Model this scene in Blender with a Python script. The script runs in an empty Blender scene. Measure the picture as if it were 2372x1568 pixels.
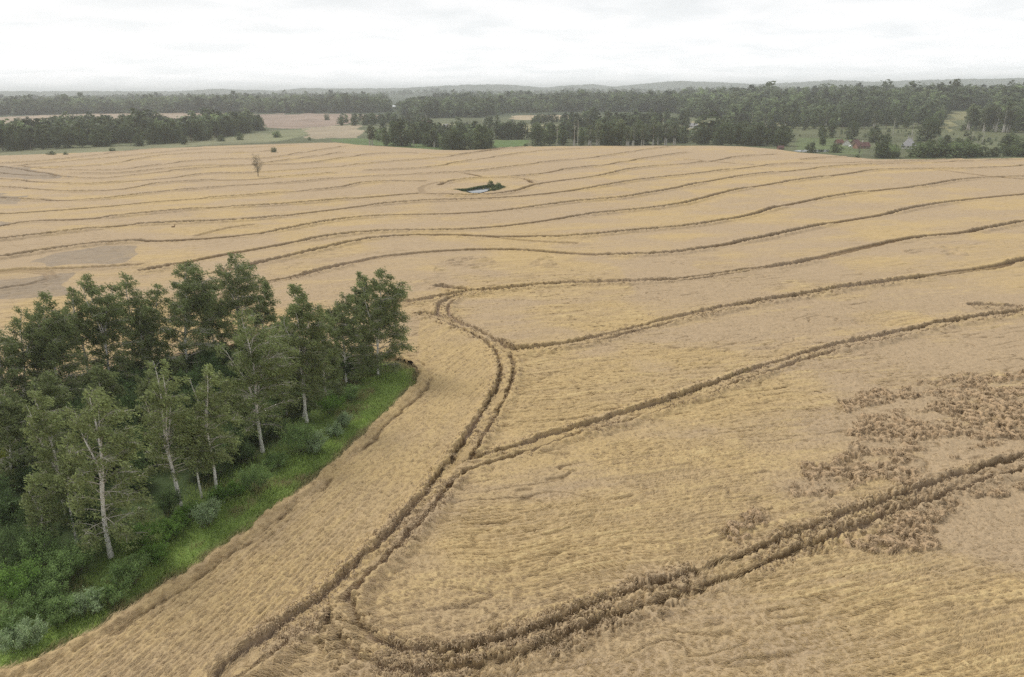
import bpy, math, random
import numpy as np
from mathutils import Matrix, Vector

scene = bpy.context.scene
COL = scene.collection
rad = math.radians

# ------------------------------------------------------------------ camera
FPX, CU, CV = 1694.0, 1186.0, 784.0          # focal length and centre, in pixels of a 2372 px wide picture
PITCH, ROLL, CAMH = math.atan(574.0 / 1694.0), rad(0.6), 40.0
cam_pos = np.array([0.0, 0.0, CAMH])
fwd = np.array([0, math.cos(PITCH), -math.sin(PITCH)])
r0v = np.array([1.0, 0, 0]); u0v = np.array([0, math.sin(PITCH), math.cos(PITCH)])
rgt = math.cos(ROLL) * r0v - math.sin(ROLL) * u0v
upv = math.cos(ROLL) * u0v + math.sin(ROLL) * r0v
cd = bpy.data.cameras.new("camera"); cam = bpy.data.objects.new("camera", cd); COL.objects.link(cam)
cd.sensor_width = 36.0; cd.lens = 36.0 * FPX / 2372.0; cd.clip_start = 0.5; cd.clip_end = 40000
cam.matrix_world = Matrix(((rgt[0], upv[0], -fwd[0], 0), (rgt[1], upv[1], -fwd[1], 0), (rgt[2], upv[2], -fwd[2], CAMH), (0, 0, 0, 1)))
scene.camera = cam

# ------------------------------------------------------------------ sky, sun, exposure
SUN_EL, SUN_AZ = rad(48), rad(-50)           # azimuth from the viewing direction, towards the left
W = bpy.data.worlds.new("World"); scene.world = W; W.use_nodes = True
nt = W.node_tree; nt.nodes.clear()
N = nt.nodes.new; Lk = nt.links.new
out = N("ShaderNodeOutputWorld"); bg = N("ShaderNodeBackground"); bg.inputs[1].default_value = 0.1
sky = N("ShaderNodeTexSky"); sky.sky_type = 'NISHITA'; sky.sun_disc = False
sky.sun_elevation = SUN_EL; sky.sun_rotation = SUN_AZ; sky.air_density = 1.0; sky.dust_density = 4.0
tc = N("ShaderNodeTexCoord"); sep = N("ShaderNodeSeparateXYZ"); Lk(tc.outputs["Generated"], sep.inputs[0])
mz = N("ShaderNodeMath"); mz.operation = 'MAXIMUM'; mz.inputs[1].default_value = 0.0; Lk(sep.outputs[2], mz.inputs[0])
az_ = N("ShaderNodeMath"); az_.operation = 'ADD'; az_.inputs[1].default_value = 0.10; Lk(mz.outputs[0], az_.inputs[0])
dx = N("ShaderNodeMath"); dx.operation = 'DIVIDE'; Lk(sep.outputs[0], dx.inputs[0]); Lk(az_.outputs[0], dx.inputs[1])
dy = N("ShaderNodeMath"); dy.operation = 'DIVIDE'; Lk(sep.outputs[1], dy.inputs[0]); Lk(az_.outputs[0], dy.inputs[1])
cxyz = N("ShaderNodeCombineXYZ"); Lk(dx.outputs[0], cxyz.inputs[0]); Lk(dy.outputs[0], cxyz.inputs[1])
cn = N("ShaderNodeTexNoise"); cn.inputs["Scale"].default_value = 1.5; cn.inputs["Detail"].default_value = 6.0
cn.inputs["Roughness"].default_value = 0.55; cn.inputs["Distortion"].default_value = 0.4; Lk(cxyz.outputs[0], cn.inputs["Vector"])
cr = N("ShaderNodeValToRGB"); Lk(cn.outputs[0], cr.inputs[0])
cr.color_ramp.elements[0].position = 0.33; cr.color_ramp.elements[0].color = (0.84, 0.865, 0.88, 1)
cr.color_ramp.elements[1].position = 0.60; cr.color_ramp.elements[1].color = (0.985, 0.99, 1.0, 1)
sc = N("ShaderNodeVectorMath"); sc.operation = 'SCALE'; sc.inputs[3].default_value = 9.6; Lk(cr.outputs[0], sc.inputs[0])
hz1 = N("ShaderNodeMath"); hz1.operation = 'MULTIPLY'; hz1.inputs[1].default_value = -8.0; Lk(mz.outputs[0], hz1.inputs[0])
hz2 = N("ShaderNodeMath"); hz2.operation = 'EXPONENT'; Lk(hz1.outputs[0], hz2.inputs[0])
hz3 = N("ShaderNodeMath"); hz3.operation = 'MULTIPLY_ADD'; hz3.inputs[1].default_value = 5.2; hz3.inputs[2].default_value = 6.4; Lk(hz2.outputs[0], hz3.inputs[0]); Lk(hz3.outputs[0], sc.inputs[3])
mx = N("ShaderNodeMix"); mx.data_type = 'RGBA'; mx.inputs[0].default_value = 0.94
Lk(sky.outputs[0], mx.inputs[6]); Lk(sc.outputs[0], mx.inputs[7]); Lk(mx.outputs[2], bg.inputs[0]); Lk(bg.outputs[0], out.inputs[0])

sd = bpy.data.lights.new("sun", 'SUN'); sun = bpy.data.objects.new("sun", sd); COL.objects.link(sun)
sd.energy = 2.1; sd.angle = rad(24); sd.color = (1.0, 0.95, 0.87)
sdir = Vector((math.sin(SUN_AZ) * math.cos(SUN_EL), math.cos(SUN_AZ) * math.cos(SUN_EL), math.sin(SUN_EL)))
sun.rotation_euler = sdir.to_track_quat('Z', 'Y').to_euler()
vs = scene.view_settings
vs.view_transform = 'Standard'; vs.look = 'None'; vs.gamma = 1.0; vs.use_curve_mapping = False; vs.exposure = 0.34
cy = scene.cycles
cy.use_denoising = False; cy.denoiser = 'OPENIMAGEDENOISE'; cy.denoising_input_passes = 'RGB_ALBEDO_NORMAL'; cy.denoising_prefilter = 'NONE'
cy.max_bounces = 8; cy.diffuse_bounces = 4; cy.glossy_bounces = 2; cy.transmission_bounces = 4
cy.volume_bounces = 2; cy.transparent_max_bounces = 8; cy.caustics_reflective = False; cy.caustics_refractive = False
cy.sample_clamp_indirect = 4.0

# ------------------------------------------------------------------ noise, vectorised
def _h(ix, iy, seed):
    h = (ix.astype(np.uint32) * np.uint32(374761393)) ^ (iy.astype(np.uint32) * np.uint32(668265263)) ^ np.uint32((seed * 2246822519 + 3266489917) & 0xffffffff)
    h = (h ^ (h >> np.uint32(13))) * np.uint32(1274126177)
    h ^= h >> np.uint32(16)
    return (h & np.uint32(0xffff)).astype(np.float32) / np.float32(65535.0)
def noise(x, y, seed=0):
    x = np.asarray(x, np.float64); y = np.asarray(y, np.float64)
    fx = np.floor(x); fy = np.floor(y)
    ix = fx.astype(np.int64); iy = fy.astype(np.int64)
    tx = (x - fx).astype(np.float32); ty = (y - fy).astype(np.float32)
    tx = tx * tx * tx * (tx * (tx * 6 - 15) + 10); ty = ty * ty * ty * (ty * (ty * 6 - 15) + 10)
    a = _h(ix, iy, seed); b = _h(ix + 1, iy, seed); c = _h(ix, iy + 1, seed); d = _h(ix + 1, iy + 1, seed)
    u = a + (b - a) * tx; w = c + (d - c) * tx
    return u + (w - u) * ty
def fbm(x, y, seed=0, octs=3, gain=0.5):
    s = 0; a = 1.0; t = 0
    for o in range(octs):
        s = s + a * noise(x * 2.03 ** o + 17.3 * o, y * 2.03 ** o - 9.1 * o, seed + o); t += a; a *= gain
    return s / t
def sst(a, b, x):
    t = np.clip((x - a) / (b - a), 0, 1); return t * t * (3 - 2 * t)

# ------------------------------------------------------------------ terrain
_rb = None        # range of the field's far edge as a function of azimuth
HX = [-900, 0, 150, 350, 490, 580, 700, 760, 870, 960, 1100, 1180, 1250, 1360, 1400, 1530, 1640, 1700, 1850, 1950, 2100, 2300, 2372, 3300]
HP = [6, 5.4, 7, 6, 5.5, 8.5, 4.5, 7.5, 6.3, 6.4, 10.9, 11, 5.3, 10, 5.7, 13.4, 9, 5.6, 11, 8, 10.4, 11.4, 13.6, 12]
HA = [math.atan((x - 1186) / 1694 / math.cos(PITCH)) for x in HX]
def terrain(x, y):
    x = np.asarray(x, np.float64); y = np.asarray(y, np.float64)
    r = np.hypot(x, y); az = np.arctan2(x, y)
    z = sst(60, 170, r) * (1 - sst(700, 1000, r)) * (3.0 * (fbm(x / 150 + 3.1, y / 120 + 7.7, 11, 2) - 0.5))
    lift = 8 + 7 * sst(-0.1, 0.45, az)
    st = 1100 - 300 * sst(0.1, 0.45, az)
    z = z + lift * sst(st, st + 800, r)
    z = z + sst(2000, 3600, r) * (18 * (fbm(x / 900 + 5, y / 900, 21, 3) - 0.5))
    hz = (np.interp(az, HA, HP) * 1.3 - 1.0) / 1694 * 7000 + 34
    z = z + np.maximum(0, hz - lift - 4) * sst(5200, 7000, r) * (1 - 0.6 * sst(7300, 9500, r))
    hz2 = 30 * fbm(az * 9 + 3, az * 0 + 2, 33, 3)
    z = z + hz2 * np.exp(-((r - 4300) / 500) ** 2) * sst(-0.9, 0.1, az)
    if _rb is not None:
        rb = np.interp(az, _rb[0], _rb[1])
        z = z - 4.0 * sst(4, 46, r - rb) * sst(-0.17, -0.06, az) * (1 - sst(750, 950, r))
    return z
def ray(u, v):
    u = np.atleast_1d(np.asarray(u, float)); v = np.atleast_1d(np.asarray(v, float))
    d = np.outer((u - CU) / FPX, rgt) + np.outer(-(v - CV) / FPX, upv) + fwd
    return d / np.linalg.norm(d, axis=1)[:, None]
_T = 30 * (1.012 ** np.arange(500))
def at(u, v):
    """the first ground point seen at pixel (u, v) of the 2372 px wide picture"""
    d = ray(u, v); P = d[:, None, :] * _T[None, :, None] + cam_pos
    below = (P[..., 2] - terrain(P[..., 0], P[..., 1])) < 0
    k = np.where(below.any(1), below.argmax(1), len(_T) - 1); k = np.maximum(k, 1)
    lo = _T[k - 1]; hi = _T[k].copy()
    for _ in range(18):
        m = (lo + hi) / 2; p = d * m[:, None] + cam_pos
        b = p[:, 2] < terrain(p[:, 0], p[:, 1])
        hi = np.where(b, m, hi); lo = np.where(b, lo, m)
    p = d * hi[:, None] + cam_pos
    p[:, 2] = terrain(p[:, 0], p[:, 1])
    return p
def at1(u, v): return at(u, v)[0]
def atl(pts): a = np.array(pts, float); return at(a[:, 0], a[:, 1])
def project(p):
    d = np.asarray(p, float) - cam_pos
    w = d @ fwd
    return CU + FPX * (d @ rgt) / w, CV - FPX * (d @ upv) / w

EDGE = [(-500, 396), (-250, 380), (0, 362), (150, 357), (300, 350), (400, 344), (480, 338), (560, 335), (640, 333), (700, 331), (760, 330), (830, 337),
        (900, 341), (960, 345), (1020, 349), (1075, 350), (1130, 347), (1200, 342), (1300, 340), (1500, 339), (1650, 339), (1720, 341),
        (1800, 348), (1850, 355), (1920, 360), (1970, 366), (2030, 371), (2200, 371), (2372, 368), (2600, 362), (2900, 356)]
_e = atl(EDGE); _a = np.arctan2(_e[:, 0], _e[:, 1]); _o = np.argsort(_a)
_rb = (_a[_o], np.hypot(_e[:, 0], _e[:, 1])[_o])

def inpoly(x, y, poly):
    x = np.asarray(x); y = np.asarray(y); c = np.zeros(x.shape, bool); n = len(poly)
    bb = (x > poly[:, 0].min()) & (x < poly[:, 0].max()) & (y > poly[:, 1].min()) & (y < poly[:, 1].max())
    xs = x[bb]; ys = y[bb]; ci = np.zeros(xs.shape, bool)
    for i in range(n):
        x1, y1 = poly[i, 0], poly[i, 1]; x2, y2 = poly[i - 1, 0], poly[i - 1, 1]
        if y1 == y2: continue
        ci ^= ((y1 > ys) != (y2 > ys)) & (xs < (x2 - x1) * (ys - y1) / (y2 - y1) + x1)
    c[bb] = ci
    return c
def polydist(x, y, line, closed=False):
    """distance to a polyline, vectorised (small inputs)"""
    d = np.full(np.shape(x), 1e9)
    n = len(line)
    for i in range(n if closed else n - 1):
        a = line[i]; b = line[(i + 1) % n]; ab = b - a; L2 = ab @ ab + 1e-9
        t = np.clip(((x - a[0]) * ab[0] + (y - a[1]) * ab[1]) / L2, 0, 1)
        d = np.minimum(d, np.hypot(x - a[0] - t * ab[0], y - a[1] - t * ab[1]))
    return d

# ------------------------------------------------------------------ object helpers
def tag(o, label=None, cat=None, group=None, kind=None):
    if label: o["label"] = label
    if cat: o["category"] = cat
    if group: o["group"] = group
    if kind: o["kind"] = kind
    return o
def thing(name, loc, label, cat, group=None, rz=0.0):
    o = bpy.data.objects.new(name, None); COL.objects.link(o); o.empty_display_size = 0.3
    o.location = loc; o.rotation_euler = (0, 0, rz)
    return tag(o, label, cat, group)
def mesh_obj(name, V, F, mat, parent=None, colors=None, smooth=False, mat_idx=None):
    """V (n,3) array, F (m,k) array with one k, or a list of such arrays"""
    me = bpy.data.meshes.new(name)
    V = np.ascontiguousarray(V, np.float32); Fs = F if isinstance(F, list) else [F]
    Fs = [np.asarray(f, np.int32) for f in Fs if len(f)]
    me.vertices.add(len(V)); me.vertices.foreach_set("co", V.ravel())
    loops = np.concatenate([f.ravel() for f in Fs]); tot = np.concatenate([np.full(len(f), f.shape[1], np.int32) for f in Fs])
    start = np.concatenate([[0], np.cumsum(tot)[:-1]]).astype(np.int32)
    me.loops.add(len(loops)); me.loops.foreach_set("vertex_index", loops)
    me.polygons.add(len(tot)); me.polygons.foreach_set("loop_start", start)
    try: me.polygons.foreach_set("loop_total", tot)
    except Exception: pass
    for m in (mat if isinstance(mat, (list, tuple)) else [mat]): me.materials.append(m)
    if mat_idx is not None: me.polygons.foreach_set("material_index", np.asarray(mat_idx, np.int32))
    me.polygons.foreach_set("use_smooth", np.full(len(tot), bool(smooth)))
    if colors is not None:
        at_ = me.color_attributes.new("Col", 'FLOAT_COLOR', 'POINT')
        c = np.ones((len(V), 4), np.float32); c[:, :3] = colors; at_.data.foreach_set("color", c.ravel())
    me.update(calc_edges=True)
    o = bpy.data.objects.new(name, me); COL.objects.link(o)
    if parent is not None: o.parent = parent
    return o
def copy_thing(src, loc, rz, scale):
    c = src.copy(); COL.objects.link(c); c.location = loc; c.rotation_euler = (0, 0, rz); c.scale = scale
    for ch in src.children:
        d = ch.copy(); COL.objects.link(d); d.parent = c
        for g in ch.children:
            e = g.copy(); COL.objects.link(e); e.parent = d
    return c

# ------------------------------------------------------------------ materials
def new_mat(name):
    m = bpy.data.materials.new(name); m.use_nodes = True; t = m.node_tree; t.nodes.clear()
    return m, t, t.nodes.new, t.links.new
def mat_plain(name, color, rough=0.8, nscale=3.0, namp=0.25, spec=0.3, metal=0.0, bump=0.0):
    m, t, N, L = new_mat(name)
    o = N("ShaderNodeOutputMaterial"); p = N("ShaderNodeBsdfPrincipled"); L(p.outputs[0], o.inputs[0])
    c = N("ShaderNodeTexCoord"); n = N("ShaderNodeTexNoise"); n.inputs["Scale"].default_value = nscale; n.inputs["Detail"].default_value = 4
    L(c.outputs["Object"], n.inputs["Vector"])
    r = N("ShaderNodeMapRange"); r.inputs[3].default_value = 1 - namp; r.inputs[4].default_value = 1 + namp; L(n.outputs[0], r.inputs[0])
    s = N("ShaderNodeVectorMath"); s.operation = 'SCALE'; s.inputs[0].default_value = color; L(r.outputs[0], s.inputs[3]); L(s.outputs[0], p.inputs["Base Color"])
    p.inputs["Roughness"].default_value = rough; p.inputs["Specular IOR Level"].default_value = spec; p.inputs["Metallic"].default_value = metal
    if bump:
        b = N("ShaderNodeBump"); b.inputs["Strength"].default_value = bump; b.inputs["Distance"].default_value = 0.02; L(n.outputs[0], b.inputs["Height"]); L(b.outputs[0], p.inputs["Normal"])
    return m
def mat_attr(name, rough=0.9, spec=0.15, transl=0.0, nscale=1.0, namp=0.0, bump_d=0.0, bump_scale=2.0, rnd=0.0):
    """base colour from the mesh's own colour attribute, broken up by noise"""
    m, t, N, L = new_mat(name)
    o = N("ShaderNodeOutputMaterial"); p = N("ShaderNodeBsdfPrincipled")
    p.inputs["Roughness"].default_value = rough; p.inputs["Specular IOR Level"].default_value = spec
    a = N("ShaderNodeAttribute"); a.attribute_name = "Col"; col = a.outputs["Color"]
    c = N("ShaderNodeTexCoord")
    if namp:
        n = N("ShaderNodeTexNoise"); n.inputs["Scale"].default_value = nscale; n.inputs["Detail"].default_value = 5; n.inputs["Roughness"].default_value = 0.65
        L(c.outputs["Object"], n.inputs["Vector"])
        r = N("ShaderNodeMapRange"); r.inputs[1].default_value = 0.25; r.inputs[2].default_value = 0.75; r.inputs[3].default_value = 1 - namp; r.inputs[4].default_value = 1 + namp; L(n.outputs[0], r.inputs[0])
        s = N("ShaderNodeVectorMath"); s.operation = 'SCALE'; L(col, s.inputs[0]); L(r.outputs[0], s.inputs[3]); col = s.outputs[0]
    if rnd:
        oi = N("ShaderNodeObjectInfo"); r = N("ShaderNodeMapRange"); r.inputs[3].default_value = 1 - rnd; r.inputs[4].default_value = 1 + rnd; L(oi.outputs["Random"], r.inputs[0])
        s = N("ShaderNodeVectorMath"); s.operation = 'SCALE'; L(col, s.inputs[0]); L(r.outputs[0], s.inputs[3]); col = s.outputs[0]
    L(col, p.inputs["Base Color"])
    if bump_d:
        n = N("ShaderNodeTexNoise"); n.inputs["Scale"].default_value = bump_scale; n.inputs["Detail"].default_value = 4; L(c.outputs["Object"], n.inputs["Vector"])
        b = N("ShaderNodeBump"); b.inputs["Strength"].default_value = 1.0; b.inputs["Distance"].default_value = bump_d; L(n.outputs[0], b.inputs["Height"]); L(b.outputs[0], p.inputs["Normal"])
    if transl:
        tr = N("ShaderNodeBsdfTranslucent"); L(col, tr.inputs[0]); mx = N("ShaderNodeMixShader"); mx.inputs[0].default_value = transl
        L(p.outputs[0], mx.inputs[1]); L(tr.outputs[0], mx.inputs[2]); L(mx.outputs[0], o.inputs[0])
    else: L(p.outputs[0], o.inputs[0])
    return m
M_WHEAT = mat_attr("ripe_wheat", nscale=8.0, namp=0.30, bump_d=0.07, bump_scale=9.0)
M_STALK = mat_attr("wheat_straw", rough=0.6, spec=0.3, transl=0.15)
M_GROUND = mat_attr("ground_cover", nscale=0.35, namp=0.35, bump_d=0.25, bump_scale=1.2)
M_LEAF = mat_attr("leaves", rough=0.6, spec=0.12, transl=0.40)
M_LEAF_R = mat_attr("leaves_of_stand", rough=0.7, spec=0.08, transl=0.35, rnd=0.28)
M_GRASS = mat_attr("grass_blades", rough=0.6, spec=0.25, transl=0.3)
def mat_water(name, color):
    m, t, N, L = new_mat(name)
    o = N("ShaderNodeOutputMaterial"); p = N("ShaderNodeBsdfPrincipled"); L(p.outputs[0], o.inputs[0])
    p.inputs["Base Color"].default_value = (*color, 1); p.inputs["Roughness"].default_value = 0.06; p.inputs["IOR"].default_value = 1.33
    c = N("ShaderNodeTexCoord"); n = N("ShaderNodeTexNoise"); n.inputs["Scale"].default_value = 1.5; n.inputs["Detail"].default_value = 3; L(c.outputs["Object"], n.inputs["Vector"])
    b = N("ShaderNodeBump"); b.inputs["Strength"].default_value = 0.25; b.inputs["Distance"].default_value = 0.03; L(n.outputs[0], b.inputs["Height"]); L(b.outputs[0], p.inputs["Normal"])
    return m
M_WATER = mat_water("pond_water", (0.05, 0.06, 0.06))
def mat_bark_birch():
    m, t, N, L = new_mat("birch_bark")
    o = N("ShaderNodeOutputMaterial"); p = N("ShaderNodeBsdfPrincipled"); L(p.outputs[0], o.inputs[0]); p.inputs["Roughness"].default_value = 0.75
    c = N("ShaderNodeTexCoord"); mp = N("ShaderNodeMapping"); mp.inputs["Scale"].default_value = (2.0, 2.0, 5.0); L(c.outputs["Object"], mp.inputs[0])
    n = N("ShaderNodeTexNoise"); n.inputs["Scale"].default_value = 1.6; n.inputs["Detail"].default_value = 4; L(mp.outputs[0], n.inputs["Vector"])
    r = N("ShaderNodeValToRGB"); L(n.outputs[0], r.inputs[0])
    e = r.color_ramp.elements; e[0].position = 0.32; e[0].color = (0.05, 0.045, 0.04, 1); e[1].position = 0.42; e[1].color = (0.76, 0.72, 0.67, 1)
    L(r.outputs[0], p.inputs["Base Color"])
    return m
M_BIRCH = mat_bark_birch()
M_BARK = mat_plain("grey_brown_bark", (0.16, 0.13, 0.10), 0.9, 2.0, 0.3)
M_PALE = mat_plain("pale_bark", (0.48, 0.45, 0.40), 0.85, 1.2, 0.35)
M_TWIG = mat_plain("pale_twigs", (0.40, 0.37, 0.32), 0.85, 1.5, 0.3)
# ------------------------------------------------------------------ outlines traced from the photograph, laid on the terrain
GRASS_EDGE = [(-260, 1640), (-60, 1592), (60, 1552), (180, 1497), (300, 1420), (430, 1335), (540, 1262), (620, 1200), (700, 1143), (790, 1072), (860, 1000), (920, 942),
              (958, 900), (970, 870), (955, 850), (930, 838), (880, 833), (820, 832), (700, 815), (560, 805), (440, 830), (330, 850), (250, 868), (130, 893), (0, 930), (-260, 985)]
GROVE = atl(GRASS_EDGE)[:, :2]
POND = atl([(1056, 441), (1082, 439.5), (1108, 435), (1125, 431.5), (1145, 430), (1160, 432), (1168, 435), (1152, 441), (1139, 444.5), (1124, 448), (1113, 451), (1092, 451), (1070, 446)])[:, :2]
WATER = atl([(1078, 443.5), (1093, 440.5), (1106, 437), (1116, 436), (1118, 438), (1122, 437), (1124, 434.5), (1134, 435.5), (1135, 441), (1127, 445), (1119, 447.5), (1112, 449.5), (1093, 449.5)])[:, :2]
_inner = np.array([_rb[1] * np.sin(_rb[0]), _rb[1] * np.cos(_rb[0])]).T
FIELD = np.vstack([_inner, [[900, 0], [-900, 0]]])

def reg(x0, y0, k):
    return lambda pts: [((x0 + k * a) * 0.72605, (y0 + k * b) * 0.72605) for a, b in pts]
R1 = reg(0, 460, .4637); R2 = reg(1100, 460, .4637); R3 = reg(2167, 460, .4637)
TRACKS = []          # (pixel polyline, kind)
def tr(*segs, w=1.0):
    p = [q for s in segs for q in s]; TRACKS.append((p, w))
T1 = [(530, 1580), (593, 1532), (660, 1483), (731, 1437), (792, 1385), (835, 1338), (882, 1296), (956, 1217), (1005, 1160), (1040, 1110), (1075, 1062), (1112, 1005), (1140, 958),
      (1163, 912), (1175, 872), (1172, 843), (1158, 818), (1130, 792), (1090, 770), (1045, 752), (1000, 740), (955, 731)]
tr(T1)
T2 = [(782, 1412), (790, 1450), (815, 1490), (855, 1520), (910, 1540), (980, 1548), (1060, 1542), (1140, 1526), (1230, 1500), (1370, 1437), (1480, 1398), (1570, 1370), (1663, 1340),
      (1755, 1303), (1841, 1268), (1950, 1224), (2064, 1182), (2180, 1140), (2297, 1101), (2420, 1068), (2700, 1010)]
tr(T2, w=2.0)
tr([(1015, 1148), (1050, 1100), (1085, 1087), (1140, 1070), (1205, 1050), (1270, 1028), (1400, 993), (1500, 960), (1600, 926), (1750, 872), (1900, 822), (2050, 790), (2200, 756), (2372, 731), (2700, 690)])
tr([(1150, 800), (1165, 815), (1195, 821), (1250, 816), (1350, 801), (1450, 775)], R3([(740, 1078), (950, 1045), (1150, 1005), (1400, 975), (1600, 945), (1900, 900), (2150, 865), (2372, 815), (2900, 740)]))
tr([(1055, 760), (1030, 742), (1024, 725), (1035, 705), (1065, 690), (1110, 682), (1170, 676), (1300, 664), (1450, 660)], R3([(0, 950), (250, 915), (500, 875), (750, 850), (950, 805), (1150, 755), (1350, 710), (1600, 660), (1900, 630), (2150, 590), (2372, 545), (2900, 460)]))
tr([(1110, 681), (1050, 690), (1000, 700), (940, 708), (860, 716)])
tr(R1([(1500, 1075), (1880, 960), (2000, 940), (2200, 890)]), R2([(0, 850), (200, 800), (400, 775), (700, 750), (1000, 740), (1250, 745), (1500, 765), (1800, 780), (2100, 775)]), R3([(0, 760), (300, 710), (600, 655), (800, 610), (1100, 550), (1400, 500), (1600, 455), (1800, 420), (2100, 380), (2372, 355), (2900, 300)]))
tr(R1([(0, 495), (400, 468), (800, 437), (1200, 400), (1600, 372), (2000, 340)]), R2([(0, 305), (100, 280), (350, 265), (600, 262)]))
tr(R1([(0, 580), (150, 553), (600, 530), (1000, 490), (1400, 455), (1800, 435)]), R2([(0, 390), (250, 370), (500, 350), (700, 360), (1000, 360), (1150, 340), (1300, 290), (1500, 258), (1700, 235), (2000, 175), (2200, 155)]), R3([(0, 148), (250, 120), (400, 95), (700, 72)]))
tr(R1([(0, 672), (400, 625), (800, 580), (1200, 555), (1500, 545), (1800, 525), (2100, 488)]), R2([(0, 455), (300, 420), (600, 400), (850, 393), (1100, 378), (1400, 350), (1700, 310), (2000, 260)]), R3([(0, 225), (300, 190), (600, 155), (700, 145), (900, 140), (1200, 135), (1600, 125), (2372, 95)]))
tr(R1([(-300, 830), (0, 800), (170, 772), (500, 720), (800, 690), (1200, 680), (1500, 660), (1800, 630), (2000, 595), (2200, 555)]), R2([(0, 530), (200, 510), (400, 500), (700, 492), (1000, 475), (1300, 445), (1600, 405), (1900, 380), (2100, 345)]), R3([(0, 308), (200, 265), (500, 220), (800, 190), (1100, 160), (1400, 145), (1700, 135), (2372, 110)]))
tr(R1([(1000, 890), (1300, 830), (1500, 785), (1700, 750), (1900, 715), (2150, 670)]), R2([(0, 635), (250, 615), (600, 610), (900, 595), (1200, 565), (1450, 530), (1650, 500), (1900, 475), (2100, 455)]), R3([(0, 425), (300, 345), (600, 290), (800, 260), (1100, 220), (1400, 185), (1700, 180), (2000, 175), (2372, 155), (2900, 130)]))
tr(R1([(1500, 900), (1760, 845), (2000, 790), (2200, 740)]), R2([(0, 700), (250, 655), (500, 640), (800, 640), (1000, 650), (1300, 650), (1550, 650), (1700, 640), (2000, 610)]), R3([(0, 585), (300, 540), (450, 510), (700, 440), (900, 400), (1100, 365), (1400, 325), (1700, 295), (1900, 260), (2200, 235), (2372, 232), (2900, 225)]))
tr(R3([(1700, 180), (1950, 210), (2170, 235), (2500, 258)]))
tr(R1([(-200, 895), (0, 908), (200, 890), (310, 898), (375, 925), (330, 958), (220, 985), (60, 1010), (-200, 1040)]), w=.4)
tr(R1([(-100, 905), (120, 882), (250, 882), (500, 875), (800, 860), (1000, 846)]), w=.5)
tr(R1([(0, 305), (300, 325), (550, 337), (800, 325), (1100, 280), (1400, 260), (1700, 255), (2000, 230), (2372, 200)]))
tr(R1([(0, 250), (350, 275), (600, 285), (900, 265), (1200, 240), (1450, 210), (1650, 210), (1900, 195), (2372, 160)]))
tr(R1([(0, 160), (300, 205), (500, 240), (700, 245), (900, 225), (1200, 190), (1500, 165), (1750, 152), (2100, 140), (2372, 100)]))
tr(R1([(0, 210), (240, 225), (420, 238)])); tr(R1([(500, 210), (800, 210), (1100, 180), (1400, 155), (1650, 150)]))
tr(R1([(200, 170), (500, 185), (800, 185), (1100, 150), (1300, 125), (1600, 110), (1800, 105), (2050, 70), (2372, 20)]))
tr(R1([(150, 160), (450, 165), (700, 150), (950, 110), (1150, 80), (1400, 65), (1650, 66), (1900, 50)]))
tr(R1([(100, 158), (400, 130), (700, 105), (1000, 75), (1300, 45), (1700, 30), (2100, 8)]))
tr(R1([(0, 140), (300, 122), (600, 90), (900, 50), (1200, 26)]))
tr(R1([(1750, 150), (2100, 100), (2372, 60)]))
tr(R1([(0, 380), (200, 395), (450, 400), (700, 390), (900, 365), (1100, 340), (1400, 315), (1700, 290), (2000, 275)]), R2([(0, 240), (300, 225), (600, 210), (900, 195), (1100, 170), (1400, 130), (1700, 100), (2000, 55), (2250, 20)]))
tr(R2([(650, 290), (750, 262), (900, 245), (1050, 240), (1300, 220), (1500, 185), (1800, 150), (2100, 100), (2372, 60)]))
tr(R2([(1050, 240), (1200, 248), (1280, 268), (1290, 290)])); tr(R2([(540, 350), (530, 310), (600, 282), (750, 260)]), w=.4); tr(R2([(800, 210), (900, 222), (940, 240)]))
tr(R2([(0, 155), (300, 130), (600, 105), (800, 80), (1000, 50), (1280, 20)])); tr(R2([(150, 190), (500, 175), (800, 130), (1000, 100), (1200, 70), (1450, 45), (1650, 35)]))
tr(R2([(0, 100), (250, 70), (450, 65), (600, 80), (750, 80), (900, 60), (1150, 25)])); tr(R3([(50, 115), (250, 130), (500, 150)])); tr(R3([(840, 115), (1000, 100), (1170, 95)]))
tr(R2([(950, 650), (1150, 670), (1400, 690), (1600, 700)], ), w=0.5); tr(R1([(1370, 645), (1500, 610), (1650, 580), (1880, 560)]), w=0.5); tr(R2([(650, 1000), (760, 1020), (900, 1015)]), w=0.5)
tr([(2255, 716), (2300, 716), (2372, 722)], w=0.6)

def smooth_line(P, step):
    P = np.asarray(P)[:, :2]
    q = P.copy()
    t = np.concatenate([[0], np.cumsum(np.hypot(*np.diff(q, axis=0).T))])
    keep = np.concatenate([[True], np.diff(t) > 0.3]); q = q[keep]; t = t[keep]
    m = np.gradient(q, t, axis=0)
    ts = np.arange(0, t[-1], step); k = np.clip(np.searchsorted(t, ts, side='right') - 1, 0, len(t) - 2)
    h = t[k + 1] - t[k]; s = ((ts - t[k]) / h)[:, None]; h = h[:, None]
    return (2 * s**3 - 3 * s**2 + 1) * q[k] + (s**3 - 2 * s**2 + s) * h * m[k] + (-2 * s**3 + 3 * s**2) * q[k + 1] + (s**3 - s**2) * h * m[k + 1]
LINES = []
for p, w in TRACKS:
    P = atl(p); rr = np.median(np.hypot(P[:, 0], P[:, 1]))
    L_ = smooth_line(P, 3.0 if rr < 160 else 7.0)
    if len(L_) > 1: LINES.append((L_, w))
T1W = smooth_line(atl(T1), 2.0); STRIP_DIR = T1W[20] - T1W[4]; STRIP_DIR = STRIP_DIR / np.linalg.norm(STRIP_DIR)
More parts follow.
